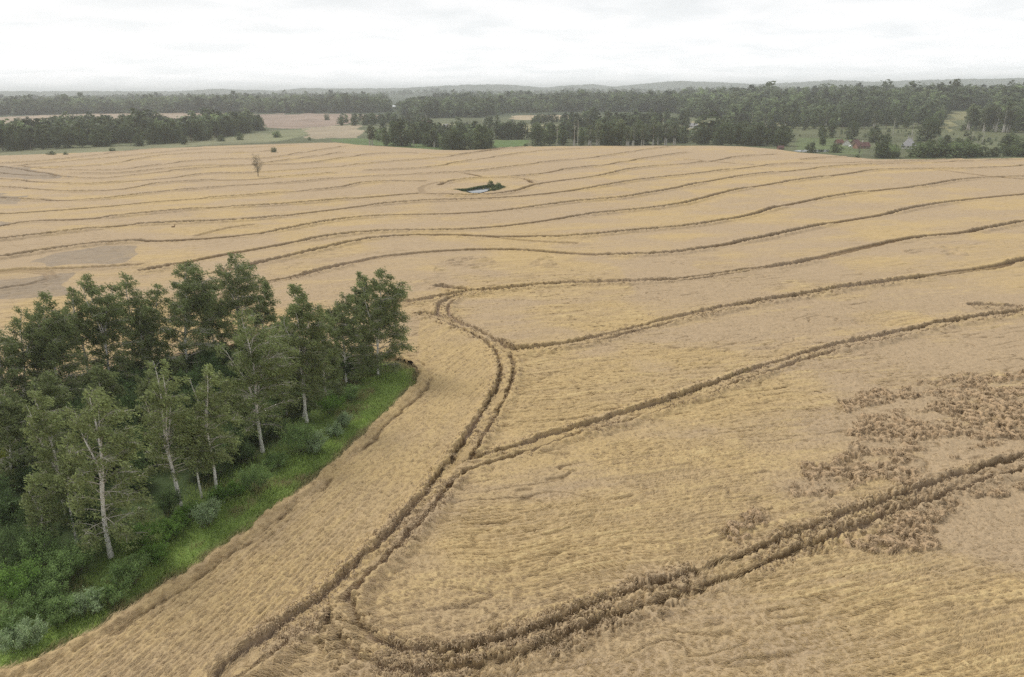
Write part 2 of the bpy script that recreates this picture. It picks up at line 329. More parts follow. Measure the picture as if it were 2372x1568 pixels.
STRIP = np.vstack([T1W, GROVE[12:0:-1], [[-40, 30], [-10, 25]]])       # the band of crop between the grove and the double track

CLUMP = [atl(p)[:, :2] for p in (
    [(1935, 950), (1990, 915), (2100, 895), (2250, 878), (2420, 862), (2420, 1000), (2250, 1050), (2100, 1108), (1960, 1142), (1815, 1160), (1838, 1125), (1900, 1075), (1985, 1010)],
    [(1680, 1260), (1695, 1225), (1745, 1188), (1778, 1192), (1755, 1228), (1705, 1258)],
    [(1985, 1290), (1995, 1235), (2060, 1200), (2140, 1180), (2262, 1165), (2258, 1205), (2140, 1262), (2040, 1292)],
    [(2190, 1165), (2420, 1100), (2420, 1135), (2290, 1172)])]
ROUGH = [atl(p)[:, :2] for p in ([(960, 640), (1040, 600), (1180, 600), (1330, 620), (1330, 650), (1150, 665), (990, 670)], [(1330, 500), (1450, 490), (1440, 512), (1340, 515)], [(2100, 590), (2200, 580), (2260, 600), (2150, 612)])]
GREY = [atl(p)[:, :2] for p in ([(80, 610), (140, 588), (220, 576), (310, 573), (318, 590), (290, 612), (180, 622), (100, 628)], [(-50, 660), (180, 640), (160, 690), (0, 700)], [(-50, 385), (60, 390), (150, 415), (100, 420), (-50, 410)], [(-50, 450), (60, 458), (40, 475), (-50, 480)], [(-50, 515), (40, 518), (0, 530), (-50, 530)])]

# ------------------------------------------------------------------ the wheat field: one dense sheet, rows spaced by distance
def axis(lo, hi, f):
    v = [lo]
    while v[-1] < hi: v.append(v[-1] + f(v[-1]))
    return np.array(v)
RR = axis(25.0, 640.0, lambda r: 0.5 if r < 34 else min(max(0.085, 0.0013 * r), 0.5))
_fine = np.arange(-rad(42.3), rad(42.3), 0.0014)
AA = np.concatenate([np.linspace(-rad(58), -rad(42.4), 40), _fine, np.linspace(rad(42.4), rad(58), 40)])
nr, na = len(RR), len(AA)
Rg, Ag = np.meshgrid(RR, AA, indexing='ij')
X = Rg * np.sin(Ag); Y = Rg * np.cos(Ag)
D = np.full((nr, na), 99.0, np.float32); S = np.zeros((nr, na), np.float32); TW = np.ones((nr, na), np.float32); RF = np.zeros((nr, na), np.float32)
for li, (ln, w) in enumerate(LINES):
    s0 = li * 37.0
    for i in range(len(ln) - 1):
        a = ln[i]; b = ln[i + 1]; ab = b - a; Ls = math.hypot(*ab)
        if Ls < 1e-6: continue
        ra, rb_ = math.hypot(*a), math.hypot(*b); mr = 4.2
        i0, i1 = np.searchsorted(RR, [min(ra, rb_) - mr, max(ra, rb_) + mr])
        ta, tb = math.atan2(*a), math.atan2(*b); ma = mr / max(20.0, min(ra, rb_))
        j0, j1 = np.searchsorted(AA, [min(ta, tb) - ma, max(ta, tb) + ma])
        if i1 <= i0 or j1 <= j0: s0 += Ls; continue
        px = X[i0:i1, j0:j1] - a[0]; py = Y[i0:i1, j0:j1] - a[1]
        t = np.clip((px * ab[0] + py * ab[1]) / (Ls * Ls), 0, 1)
        d = np.hypot(px - t * ab[0], py - t * ab[1]).astype(np.float32)
        sl = D[i0:i1, j0:j1]; up = d < sl
        sl[up] = d[up]; S[i0:i1, j0:j1][up] = (s0 + t * Ls)[up]; TW[i0:i1, j0:j1][up] = min(w, 1.0); RF[i0:i1, j0:j1][up] = float(w > 1.5)
        s0 += Ls
print("tracks laid")
near = 1 - sst(140, 230, Rg)
ins = inpoly(X, Y, STRIP)
ca, sa = STRIP_DIR
al = X * ca + Y * sa; ac = -X * sa + Y * ca                        # along and across the strip
wx = 2.2 * (fbm(X / 9, Y / 9, 41, 2) - .5); wy = 1.5 * (fbm(X / 8, Y / 8, 43, 2) - .5)
c2, s2 = math.cos(rad(14)), math.sin(rad(14))
al2 = (X + wx) * c2 + (Y + wy) * s2; ac2 = -(X + wx) * s2 + (Y + wy) * c2
cm = np.where(ins, .40, sst(0.46, 0.64, fbm(X / 17 + 4, Y / 15, 45, 2)))       # where the straw lies combed in one direction
streak = np.where(ins, noise(al / 2.6, ac / 0.36, 51) * .65 + noise(al / 6, ac / 1.1, 52) * .35, noise(al2 / 3.0, ac2 / 0.42, 53) * .6 + noise(al2 / 6, ac2 / 1.5, 54) * .4) - 0.5
lump = fbm(X / 1.9, Y / 1.9, 57, 3) - 0.5
fine = noise(X / 0.28, Y / 0.28, 59) - 0.5
big = fbm(al2 / 26, ac2 / 9, 61, 3)                                   # slow patches of laid and standing crop
big2 = fbm(X / 60, Y / 42, 63, 2)
clumpm = np.zeros(X.shape, np.float32)
for P in CLUMP: clumpm = np.maximum(clumpm, inpoly(X + 5 * (fbm(X / 3, Y / 3, 5, 2) - .5), Y + 7 * (fbm(X / 3.5, Y / 3, 6, 2) - .5), P))
rough = np.zeros(X.shape, np.float32)
for P in ROUGH: rough = np.maximum(rough, inpoly(X + 14 * (noise(X / 14, Y / 14, 7) - .5), Y + 26 * (noise(X / 10, Y / 16, 8) - .5), P) * sst(.3, .6, fbm(X / 12, Y / 18, 9, 2)))
grey = np.zeros(X.shape, np.float32)
for P in GREY: grey = np.maximum(grey, inpoly(X + 3 * (noise(X / 5, Y / 5, 3) - .5), Y + 8 * (noise(X / 9, Y / 9, 4) - .5), P))
crease = np.abs(fbm(al2 / 6.5 + 9, ac2 / 1.8 + 4, 65, 2) - 0.5) * 2      # thin creases where the laid crop has parted
crz = (1 - sst(0.0, 0.10, crease)) * sst(0.47, 0.62, fbm(X / 16 + 2, Y / 16, 67, 2)) * np.where(ins, 0.45, 1.0)
far_amp = np.clip(Rg / 260, 1, 1.5)
h = 0.56 + (0.10 + 0.19 * cm) * streak * (1 - 0.35 * clumpm) + 0.12 * lump * far_amp + 0.15 * fine * near - 0.32 * crz * (0.6 + lump) + 0.055 * np.where(ins, np.sin(ac * 12.2 + 3 * (fbm(X / 5, Y / 5, 47, 2) - .5)), np.sin(ac2 * 13.0 + 4 * (fbm(X / 4, Y / 4, 49, 2) - .5))) * np.where(ins, .9 * sst(.38, .62, fbm(X / 11, Y / 11, 46, 2)), .8 * cm) * near
# rough patch: separate standing tufts with deep gaps
tf = noise(X / 0.45 + 1.0 * noise(X / 2, Y / 2, 71), Y / 0.45, 70) * .65 + noise(X / 0.28, Y / 0.28, 72) * .35
pm = sst(0.24, 0.48, fbm(al2 / 6, ac2 / 2.2, 73, 3)) * sst(.15, .40, noise(X / 1.1, Y / 1.1, 74)) * clumpm
pm = np.maximum(pm, inpoly(X + 1.5 * (noise(X / .8, Y / .8, 5) - .5), Y + 2 * (noise(X / .8, Y / .8, 6) - .5), CLUMP[1]).astype(float))
h = h * (1 - pm) + pm * (0.34 + 0.62 * sst(0.36, 0.62, tf))
h += rough * 0.40 * (sst(0.45, 0.75, noise(al2 / 2.2, ac2 / 1.1, 75)) - 0.35)
# wheel tracks: two ruts 1.9 m apart with standing crop left between and beside them
wob = 0.30 * (noise(S / 1.3, S * 0, 81) - .5) + 0.42 * (noise(X / 0.6, Y / 0.6, 82) - .5)
d_ = D + wob
seg = noise(S / 14.0, S * 0 + 3.3, 83)
tufts = 0.5 + 0.5 * sst(0.3, 0.7, noise(X / 0.5, Y / 0.5, 84))
bank = (1 - sst(1.5, 2.3 + 0.8 * seg, d_)) * (0.35 + 0.75 * sst(0.25, 0.6, seg))
h_bank = 0.66 + 0.44 * tufts
h_n = h * (1 - bank) + np.maximum(h, h_bank) * bank
rut = 1 - sst(0.28, 0.42, np.abs(d_ - 0.95))
midr = (1 - sst(0.5, 0.62, d_))
h_n = np.where(midr > 0.01, h_n * (1 - midr) + midr * (0.42 + 0.40 * tufts * sst(0.1, 0.5, noise(S / 6, S * 0 + 8, 85))), h_n)
rb2 = (1 - sst(1.5, 3.1, d_ + 1.6 * (noise(X / 1.6, Y / 1.6, 88) - .5))) * RF * (0.45 + .55 * sst(.3, .6, noise(S / 5, S * 0 + 12, 89)))
h_n = h_n * (1 - rb2) + rb2 * (0.30 + 0.58 * sst(.36, .64, noise(X / 0.42, Y / 0.42, 90) * .5 + noise(X / 0.2, Y / 0.2, 93) * .5))
h_n = h_n * (1 - rut) + rut * (0.07 + 0.05 * fine)
bf = (1 - sst(1.9, 3.6, d_)) * TW * (0.35 + 0.9 * sst(0.2, 0.6, seg))
h_f = h * (1 - np.clip(bf, 0, 1)) + np.clip(bf, 0, 1) * (0.75 + 0.5 * tufts)
tro = (1 - sst(1.05, 1.35, d_)) * np.clip(0.55 + 0.8 * seg, 0, 1) * TW
h_f = h_f * (1 - tro) + tro * 0.05
h = h_n * near + h_f * (1 - near)
# edges: standing wall of crop round the field, the grove and the pond
band = (Rg < 260)
edge = np.full(X.shape, 9.0)
nb = band & (X < 20) & (Y < 150)
edge[nb] = polydist(X[nb], Y[nb], GROVE, True)
edge += 0.5 * (noise(X / 0.9, Y / 0.9, 91) - .5) + 0.9 * (noise(X / 4, Y / 4, 92) - .5)
ew = 1 - sst(0.7, 1.25, edge)
h = np.where(ew > 0, h * (1 - ew) + ew * (0.62 + 0.35 * tufts), h)
h = h - 0.36 * np.exp(-((edge - 1.75) / 0.28) ** 2) * sst(.3, .55, noise(X / 3, Y / 3, 94))
h = h * np.clip((edge + 0.1) / 0.25, 0.06, 1)
h = np.maximum(h, 0.04)
Z = terrain(X, Y) + h
inside = inpoly(X, Y, FIELD) & ~inpoly(X, Y, GROVE) & ~inpoly(X, Y, POND)
# crop colours: straw where stalks lie open, pinker where ears face up, brown stems low down darkened further with painted shade, soil in the ruts
gold = np.array([0.405, 0.297, 0.148]); pink = np.array([0.350, 0.262, 0.163]); greyc = np.array([0.27, 0.215, 0.155]); stem = np.array([0.125, 0.077, 0.034]); soil = np.array([0.33, 0.245, 0.17]); pale = np.array([0.51, 0.39, 0.20])  # stem is stalk brown, made darker to paint shade into the ruts
m = np.clip(0.32 + 0.5 * (cm - .3) + 1.6 * (big - 0.5) + 1.0 * (big2 - .5) - 0.0011 * (Rg - 130) - 0.25 * clumpm - .25 * rough + 0.7 * streak + 0.25 * ins - 0.35 * sst(5, 60, X) * near, 0, 1)[..., None]
C = (pink * (1 - m) + gold * m) * 1.10
hi = (sst(0.10, 0.4, streak) * (0.2 + 0.5 * near) * np.maximum(sst(0.5, 0.7, big) * .6, cm * near))[..., None]; C = C * (1 - hi) + pale * hi
g_ = (grey * (0.85 + 0.45 * lump))[..., None]; C = C * (1 - g_) + greyc * g_
lown = (1 - sst(0.14, 0.55, h)) * 0.95; lowf = (1 - sst(0.3, 1.0, h)) * (1 - sst(1.3, 1.9, d_)) * TW; low = ((lown * near + lowf * (1 - near)) * (1 - .75 * sst(0, .3, ew)))[..., None]; C = C * (1 - low) + stem * low  # low crop: stalk brown plus painted shade in ruts, gaps and far tramlines
tpc = (pm * sst(.55, .85, h))[..., None]; C = C * (1 - tpc) + np.array([0.42, 0.300, 0.180]) * tpc
so = (rut * sst(0.42, 0.75, noise(S / 9, S * 0 + 5, 87)) * near)[..., None]; C = C * (1 - so) + soil * so
C = C * (0.92 + 0.16 * fbm(X / 0.9, Y / 0.9, 95, 2))[..., None]
idx = np.arange(nr * na).reshape(nr, na)
q = np.stack([idx[:-1, :-1], idx[:-1, 1:], idx[1:, 1:], idx[1:, :-1]], -1).reshape(-1, 4)[:, ::-1]
i_ = inside.ravel(); q = q[i_[q].sum(1) >= 3]
used = np.zeros(nr * na, bool); used[q.ravel()] = True; remap = np.cumsum(used) - 1
Vf = np.stack([X, Y, Z], -1).reshape(-1, 3)[used]; Cf = C.reshape(-1, 3)[used]
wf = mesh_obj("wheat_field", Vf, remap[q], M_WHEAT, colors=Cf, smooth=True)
tag(wf, "ripe golden wheat field crossed by curving tractor tracks", None, None, "structure")
Hgrid = h.astype(np.float32); Dgrid = D; INgrid = inside; CLgrid = pm.astype(np.float32); STgrid = ins
print("field", len(Vf))
def gpick(x, y):
    r = np.hypot(x, y); a = np.arctan2(x, y)
    return np.clip(np.searchsorted(RR, r), 0, nr - 1), np.clip(np.searchsorted(AA, a), 0, na - 1)

# ------------------------------------------------------------------ loose straw and ears: single leaning stalks over the near crop
rng = np.random.default_rng(7)
def strips(base, d, up0, up1, L, Wd, c0, c1):
    """bent strips: root, knee, tip"""
    n = len(base); side = np.stack([-d[:, 1], d[:, 0], np.zeros(n)], -1) * (Wd / 2)[:, None]
    k = base + d * (L * 0.45)[:, None] + np.array([0, 0, 1.0]) * up0[:, None]
    t = base + d * L[:, None] + np.array([0, 0, 1.0]) * up1[:, None]
    V = np.stack([base - side, base + side, k + side * 0.9, k - side * 0.9, t + side * .55, t - side * .55], 1).reshape(-1, 3)
    o = (np.arange(n) * 6)[:, None]
    F = np.concatenate([o + np.array([[0, 1, 2, 3]]), o + np.array([[3, 2, 4, 5]])], 0)
    Cc = np.stack([c0, c0, (c0 + c1) / 2, (c0 + c1) / 2, c1, c1], 1).reshape(-1, 3)
    return V, F, Cc
NS = 88000
rs = 1 / (1 / 165 + rng.random(NS) * (1 / 38 - 1 / 165)); as_ = (rng.random(NS) - .5) * rad(90)
sx, sy = rs * np.sin(as_), rs * np.cos(as_)
for P in CLUMP:
    m_ = int(min(9000, 9 * (np.ptp(P[:, 0]) * np.ptp(P[:, 1])))); ex = rng.uniform(P[:, 0].min(), P[:, 0].max(), m_); ey = rng.uniform(P[:, 1].min(), P[:, 1].max(), m_)
    gi, gj = gpick(ex, ey); kk = (CLgrid[gi, gj] > .3) & (Hgrid[gi, gj] > .5); sx = np.concatenate([sx, ex[kk]]); sy = np.concatenate([sy, ey[kk]])
for ln, w in LINES:
    rl = np.hypot(ln[:, 0], ln[:, 1]); ln = ln[(rl < 175)]
    if len(ln) < 2: continue
    m_ = int(len(ln) * 3.0 * 12); i_ = rng.integers(0, len(ln) - 1, m_); f_ = rng.random((m_, 1)); pp = ln[i_] + (ln[i_ + 1] - ln[i_]) * f_ + rng.normal(0, 1.15, (m_, 2))
    gi, gj = gpick(pp[:, 0], pp[:, 1]); kk = (Hgrid[gi, gj] > .62) & (Dgrid[gi, gj] < 2.4); sx = np.concatenate([sx, pp[kk, 0]]); sy = np.concatenate([sy, pp[kk, 1]])
rs = np.hypot(sx, sy)
gi, gj = gpick(sx, sy)
ok = INgrid[gi, gj]
sx, sy, gi, gj, rs = sx[ok], sy[ok], gi[ok], gj[ok], rs[ok]; n = len(sx)
K = 6
st = STgrid[gi, gj]; dt = Dgrid[gi, gj]; cl = CLgrid[gi, gj]; hh = Hgrid[gi, gj]
stand = ((cl > 0.3) | ((dt < 2.1) & (noise(sx / 6, sy / 6, 83) > 0.35))) & (hh > 0.45)
ang = np.where(st, math.atan2(STRIP_DIR[1], STRIP_DIR[0]) + 0.35 * (fbm(sx / 12, sy / 12, 101, 2) - .5) * 2, rad(14) + 2.6 * (fbm(sx / 9, sy / 9, 103, 2) - .5)) + rng.normal(0, .14, n)
base = np.stack([sx, sy, terrain(sx, sy) + hh - 0.10], -1)
comb = np.where(st, .6, sst(0.46, 0.64, fbm(sx / 17 + 4, sy / 15, 45, 2)))
tone = np.clip(0.25 + .5 * comb + 1.0 * (fbm(sx / 22, sy / 12, 105, 2) - .5) - .15 * sst(5, 60, sx) + rng.normal(0, .2, n), 0, 1)
B = np.repeat(base, K, 0); cK = np.repeat(comb, K); A = np.repeat(ang, K) + rng.normal(0, 1, n * K) * (.55 - .42 * cK); sk = np.repeat(stand, K); tn = np.repeat(tone, K)
B[:, 0] += rng.normal(0, .13, n * K); B[:, 1] += rng.normal(0, .13, n * K); B[:, 2] += rng.normal(0, .03, n * K)
A = np.where(sk, rng.random(n * K) * 6.283, A)
d = np.stack([np.cos(A), np.sin(A), np.zeros_like(A)], -1)
sc_ = np.repeat(np.clip(rs / 80, .75, 1.3), K)
Ln = np.where(sk, rng.uniform(.10, .35, n * K), rng.uniform(.30, .55, n * K) + cK * rng.uniform(.25, .65, n * K)); Wd = np.where(sk, .075, .032) * sc_ * rng.uniform(.7, 1.3, n * K)
u0 = np.where(sk, rng.uniform(.18, .32, n * K), rng.uniform(.09, .20, n * K)); u1 = np.where(sk, rng.uniform(.10, .30, n * K), rng.uniform(.03, .15, n * K))
B[:, 2] -= np.where(sk, .12, .05)
ear = np.array([0.41, 0.305, 0.20]); straw = np.array([0.52, 0.385, 0.185]); dark = np.array([0.28, 0.205, 0.115])
jit = rng.uniform(.78, 1.15, (n * K, 1))
c1 = (ear * (1 - tn[:, None]) + straw * tn[:, None]) * jit
c0 = np.where(sk[:, None], dark * jit, (straw * 0.8 + ear * .2) * jit * np.where(tn > .5, 1.0, .9)[:, None])
c1 = np.where(sk[:, None], np.array([0.50, 0.372, 0.230]) * jit, c1)
V, F, Cc = strips(B, d, u0, u1, Ln, Wd, c0, c1)
ws = mesh_obj("wheat_stalks", V, F, M_STALK, colors=Cc)
tag(ws, "loose bent straw and ears lying over the wheat", None, None, "stuff")
print("stalks", len(F))

# ------------------------------------------------------------------ ground sheet out to the horizon
GR = axis(6.0, 15000.0, lambda r: max(0.5, 0.0105 * r))
GA = np.concatenate([np.linspace(-math.pi, -rad(44), 70)[:-1], np.arange(-rad(44), rad(44), 0.0019), np.linspace(rad(44), math.pi, 70)])
Gr, Ga = np.meshgrid(GR, GA, indexing='ij'); GX = Gr * np.sin(Ga); GY = Gr * np.cos(Ga); GZ = terrain(GX, GY)
gin = inpoly(GX, GY, FIELD) & ~inpoly(GX, GY, GROVE) & ~inpoly(GX, GY, POND)
_pc = POND.mean(0); _near = (Gr < 150) & (GX < 30); _gd = np.full(GX.shape, 99.0); _gd[_near] = polydist(GX[_near], GY[_near], GROVE, True)
GZ = GZ - np.where(gin & ~inpoly(GX, GY, _pc + (POND - _pc) * 1.6) & (_gd > 2.0) & (np.abs(Ga) < rad(57)) & (Gr > 25), 0.35, 0)
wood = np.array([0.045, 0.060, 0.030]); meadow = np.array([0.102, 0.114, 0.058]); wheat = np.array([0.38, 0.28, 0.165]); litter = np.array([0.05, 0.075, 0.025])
GC = np.zeros(GX.shape + (3,)); GC[:] = meadow
GC = GC * (0.55 + 0.9 * fbm(GX / 30, GY / 50, 111, 4))[..., None]
wd = sst(1100, 1350, Gr)[..., None]; GC = GC * (1 - wd) + wood * wd
def paint(px, col, soft=6.0):
    P = atl(px)[:, :2]; s_ = soft * (Gr / 600)
    k = inpoly(GX + s_ * (noise(GX / 20, GY / 40, 5) - .5), GY + 4 * s_ * (noise(GX / 25, GY / 60, 6) - .5), P)
    GC[k] = np.array(col) * (0.72 + 0.56 * fbm(GX[k] / 24, GY[k] / 40, 113, 4))[:, None]
FAR_FIELDS = [
    ([(-60, 275), (100, 266), (250, 263), (345, 261), (560, 261), (600, 290), (400, 300), (200, 300), (-60, 305)], (0.30, 0.235, 0.17)),
    ([(585, 264), (700, 263.5), (850, 264), (885, 268), (880, 274), (775, 291), (700, 296), (640, 299), (603, 295)], (0.265, 0.20, 0.155)),
    ([(700, 297), (775, 291), (838, 289), (836, 318), (770, 319), (722, 322), (690, 308)], (0.31, 0.255, 0.175)),
    ([(610, 312), (660, 300), (720, 298), (690, 318), (640, 328), (560, 331)], (0.18, 0.19, 0.10)),
    ([(-60, 352), (150, 345), (300, 338), (420, 331), (530, 318), (610, 305), (640, 328), (560, 333), (400, 343), (150, 357), (-60, 366)], (0.175, 0.178, 0.10)),
    ([(760, 322), (836, 318), (1010, 338), (1075, 347), (960, 345), (830, 338)], (0.10, 0.145, 0.05)),
    ([(1140, 325), (1220, 325), (1220, 338), (1145, 342)], (0.105, 0.16, 0.05)),
    ([(1185, 268), (1290, 266), (1380, 263.5), (1385, 274), (1300, 277), (1190, 277)], (0.36, 0.29, 0.19)),
    ([(1210, 290), (1290, 290), (1290, 308), (1215, 308)], (0.21, 0.20, 0.11)),
    ([(1010, 286), (1060, 286), (1050, 298), (1005, 300)], (0.25, 0.24, 0.13)),
    ([(1585, 282), (1640, 281), (1820, 284), (1830, 290), (1640, 300), (1590, 300)], (0.27, 0.25, 0.145)),
    ([(1850, 318), (1975, 319), (2010, 345), (1985, 358), (1840, 350)], (0.11, 0.14, 0.058)),
    ([(1830, 290), (2190, 300), (2372, 300), (2372, 330), (2200, 318), (1850, 318)], (0.105, 0.115, 0.058)),
    ([(2192, 263), (2272, 257), (2262, 268), (2225, 278), (2218, 302), (2198, 304)], (0.21, 0.20, 0.10)),
    ([(920, 320), (960, 320), (950, 330), (920, 330)], (0.07, 0.08, 0.04)),
]
for p_, c_ in FAR_FIELDS: paint(p_, c_)
GC[gin | (inpoly(GX, GY, FIELD) & ~inpoly(GX, GY, GROVE))] = wheat
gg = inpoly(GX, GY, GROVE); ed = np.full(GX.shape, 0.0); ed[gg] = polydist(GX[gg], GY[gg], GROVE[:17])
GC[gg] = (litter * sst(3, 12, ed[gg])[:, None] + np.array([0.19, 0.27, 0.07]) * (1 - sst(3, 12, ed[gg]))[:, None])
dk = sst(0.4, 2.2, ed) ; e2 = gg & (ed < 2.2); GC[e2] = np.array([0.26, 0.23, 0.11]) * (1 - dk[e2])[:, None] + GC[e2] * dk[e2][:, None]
GC[inpoly(GX, GY, _pc + (POND - _pc) * 1.15)] = (0.24, 0.225, 0.11)
bumpy = sst(2600, 3200, Gr) * (9 * noise(GX / 22, GY / 60, 121) + 7 * noise(GX / 60, GY / 120, 122)); GZ = GZ + bumpy
idx = np.arange(Gr.size).reshape(Gr.shape)
q = np.stack([idx[:-1, :-1], idx[:-1, 1:], idx[1:, 1:], idx[1:, :-1]], -1).reshape(-1, 4)[:, ::-1]
cv = np.array([[0, 0, terrain(0, 0)]]); fan = np.stack([idx[0, :-1], idx[0, 1:], np.full(len(GA) - 1, Gr.size)], -1)[:, ::-1]
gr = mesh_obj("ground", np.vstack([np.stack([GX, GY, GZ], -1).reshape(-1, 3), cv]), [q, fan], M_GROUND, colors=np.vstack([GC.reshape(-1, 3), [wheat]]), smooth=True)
tag(gr, "rolling green and brown farmland out to hazy hills", None, None, "structure")
print("ground", Gr.size)

def sheet(name, poly, z, mat):
    n = len(poly); V = np.column_stack([poly, np.full(n, z)])
    me = bpy.data.meshes.new(name); me.from_pydata([tuple(v) for v in V], [], [tuple(range(n))]); me.materials.append(mat)
    o = bpy.data.objects.new(name, me); COL.objects.link(o)
    if me.polygons[0].normal.z < 0: me.flip_normals()
    return tag(o, None, None, None, "structure")
wz = float(terrain(WATER[:, 0], WATER[:, 1]).max()) + 0.05
sheet("pond_water", WATER, wz, M_WATER)["label"] = "small pale pond hollow in the wheat field"
FP = atl([(1836, 350.5), (1850, 348), (1880, 347), (1920, 347), (1921, 350), (1918, 352.5), (1885, 352.5), (1860, 352)])[:, :2]
print("farm pond", FP, terrain(FP[:, 0], FP[:, 1]))
sheet("farm_pond_water", FP, float(np.median(terrain(FP[:, 0], FP[:, 1]))) + 0.15, M_WATER)["label"] = "pale pond below the red roofed farm"
LK = atl([(908, 244), (935, 242.5), (972, 242), (975, 247), (940, 248.5), (910, 249)])[:, :2]
sheet("lake_water", LK, float(terrain(LK[:, 0], LK[:, 1]).max()) + 0.3, M_WATER)["label"] = "pale strip of lake between far woods"
# ------------------------------------------------------------------ haze
def haze():
    me = bpy.data.meshes.new("haze"); s = 15500; z0, z1 = -12.0, 128.0
    v = [(x, y, z) for z in (z0, z1) for y in (-s, s) for x in (-s, s)]
    me.from_pydata(v, [], [(0, 2, 3, 1), (4, 5, 7, 6), (0, 1, 5, 4), (2, 6, 7, 3), (0, 4, 6, 2), (1, 3, 7, 5)])
    m, t, N, L = new_mat("haze_air"); o = N("ShaderNodeOutputMaterial"); p = N("ShaderNodeVolumePrincipled"); L(p.outputs[0], o.inputs["Volume"])
    p.inputs["Color"].default_value = (0.94, 0.975, 1.0, 1); p.inputs["Density"].default_value = 0.000155; p.inputs["Anisotropy"].default_value = 0.0
    me.materials.append(m); o = bpy.data.objects.new("haze", me); COL.objects.link(o); tag(o, "thin pale haze over the land", None, None, "stuff")
haze()
# ------------------------------------------------------------------ trees and shrubs
def tube(P, R, sides):
    """open tapered tube along P"""
    P = np.asarray(P, float); n = len(P); R = np.asarray(R, float)
    T = np.gradient(P, axis=0); T /= np.linalg.norm(T, axis=1)[:, None] + 1e-9
    ref = np.where(np.abs(T[:, 2:3]) > 0.9, np.array([[1.0, 0, 0]]), np.array([[0, 0, 1.0]]))
    A = np.cross(T, ref); A /= np.linalg.norm(A, axis=1)[:, None] + 1e-9; Bn = np.cross(T, A)
    th = np.linspace(0, 2 * math.pi, sides, endpoint=False)
    V = P[:, None] + R[:, None, None] * (np.cos(th)[None, :, None] * A[:, None] + np.sin(th)[None, :, None] * Bn[:, None])
    i = np.arange(n - 1)[:, None] * sides; j = np.arange(sides)[None]; j2 = (j + 1) % sides
    F = np.stack([i + j, i + j2, i + sides + j2, i + sides + j], -1).reshape(-1, 4)
    return V.reshape(-1, 3), F
class Tubes:
    def __init__(s): s.V = []; s.F = []; s.n = 0
    def add(s, P, R, sides=4):
        V, F = tube(P, R, sides); s.V.append(V); s.F.append(F + s.n); s.n += len(V)
    def obj(s, name, mat, parent): return mesh_obj(name, np.vstack(s.V), np.vstack(s.F), mat, parent, smooth=True)
def leaf_quads(C, axis_, size, aspect, rg, normal_bias=None, spread=0.6):
    """one small blade per centre, long side near axis_"""
    n = len(C)
    a = axis_ + rg.normal(0, spread, (n, 3)); a /= np.linalg.norm(a, axis=1)[:, None] + 1e-9
    b = rg.normal(0, 1, (n, 3)) if normal_bias is None else np.cross(a, normal_bias + rg.normal(0, .7, (n, 3)))
    b -= a * (a * b).sum(1)[:, None]; b /= np.linalg.norm(b, axis=1)[:, None] + 1e-9
    l = (size * rg.uniform(.65, 1.35, n) / 2)[:, None]; w = l * aspect
    V = np.stack([C - a * l - b * w * .5, C - a * l * .1 + b * w * -1.0, C + a * l, C - a * l * .1 + b * w], 1).reshape(-1, 3)
    return V, np.arange(4 * n).reshape(-1, 4)
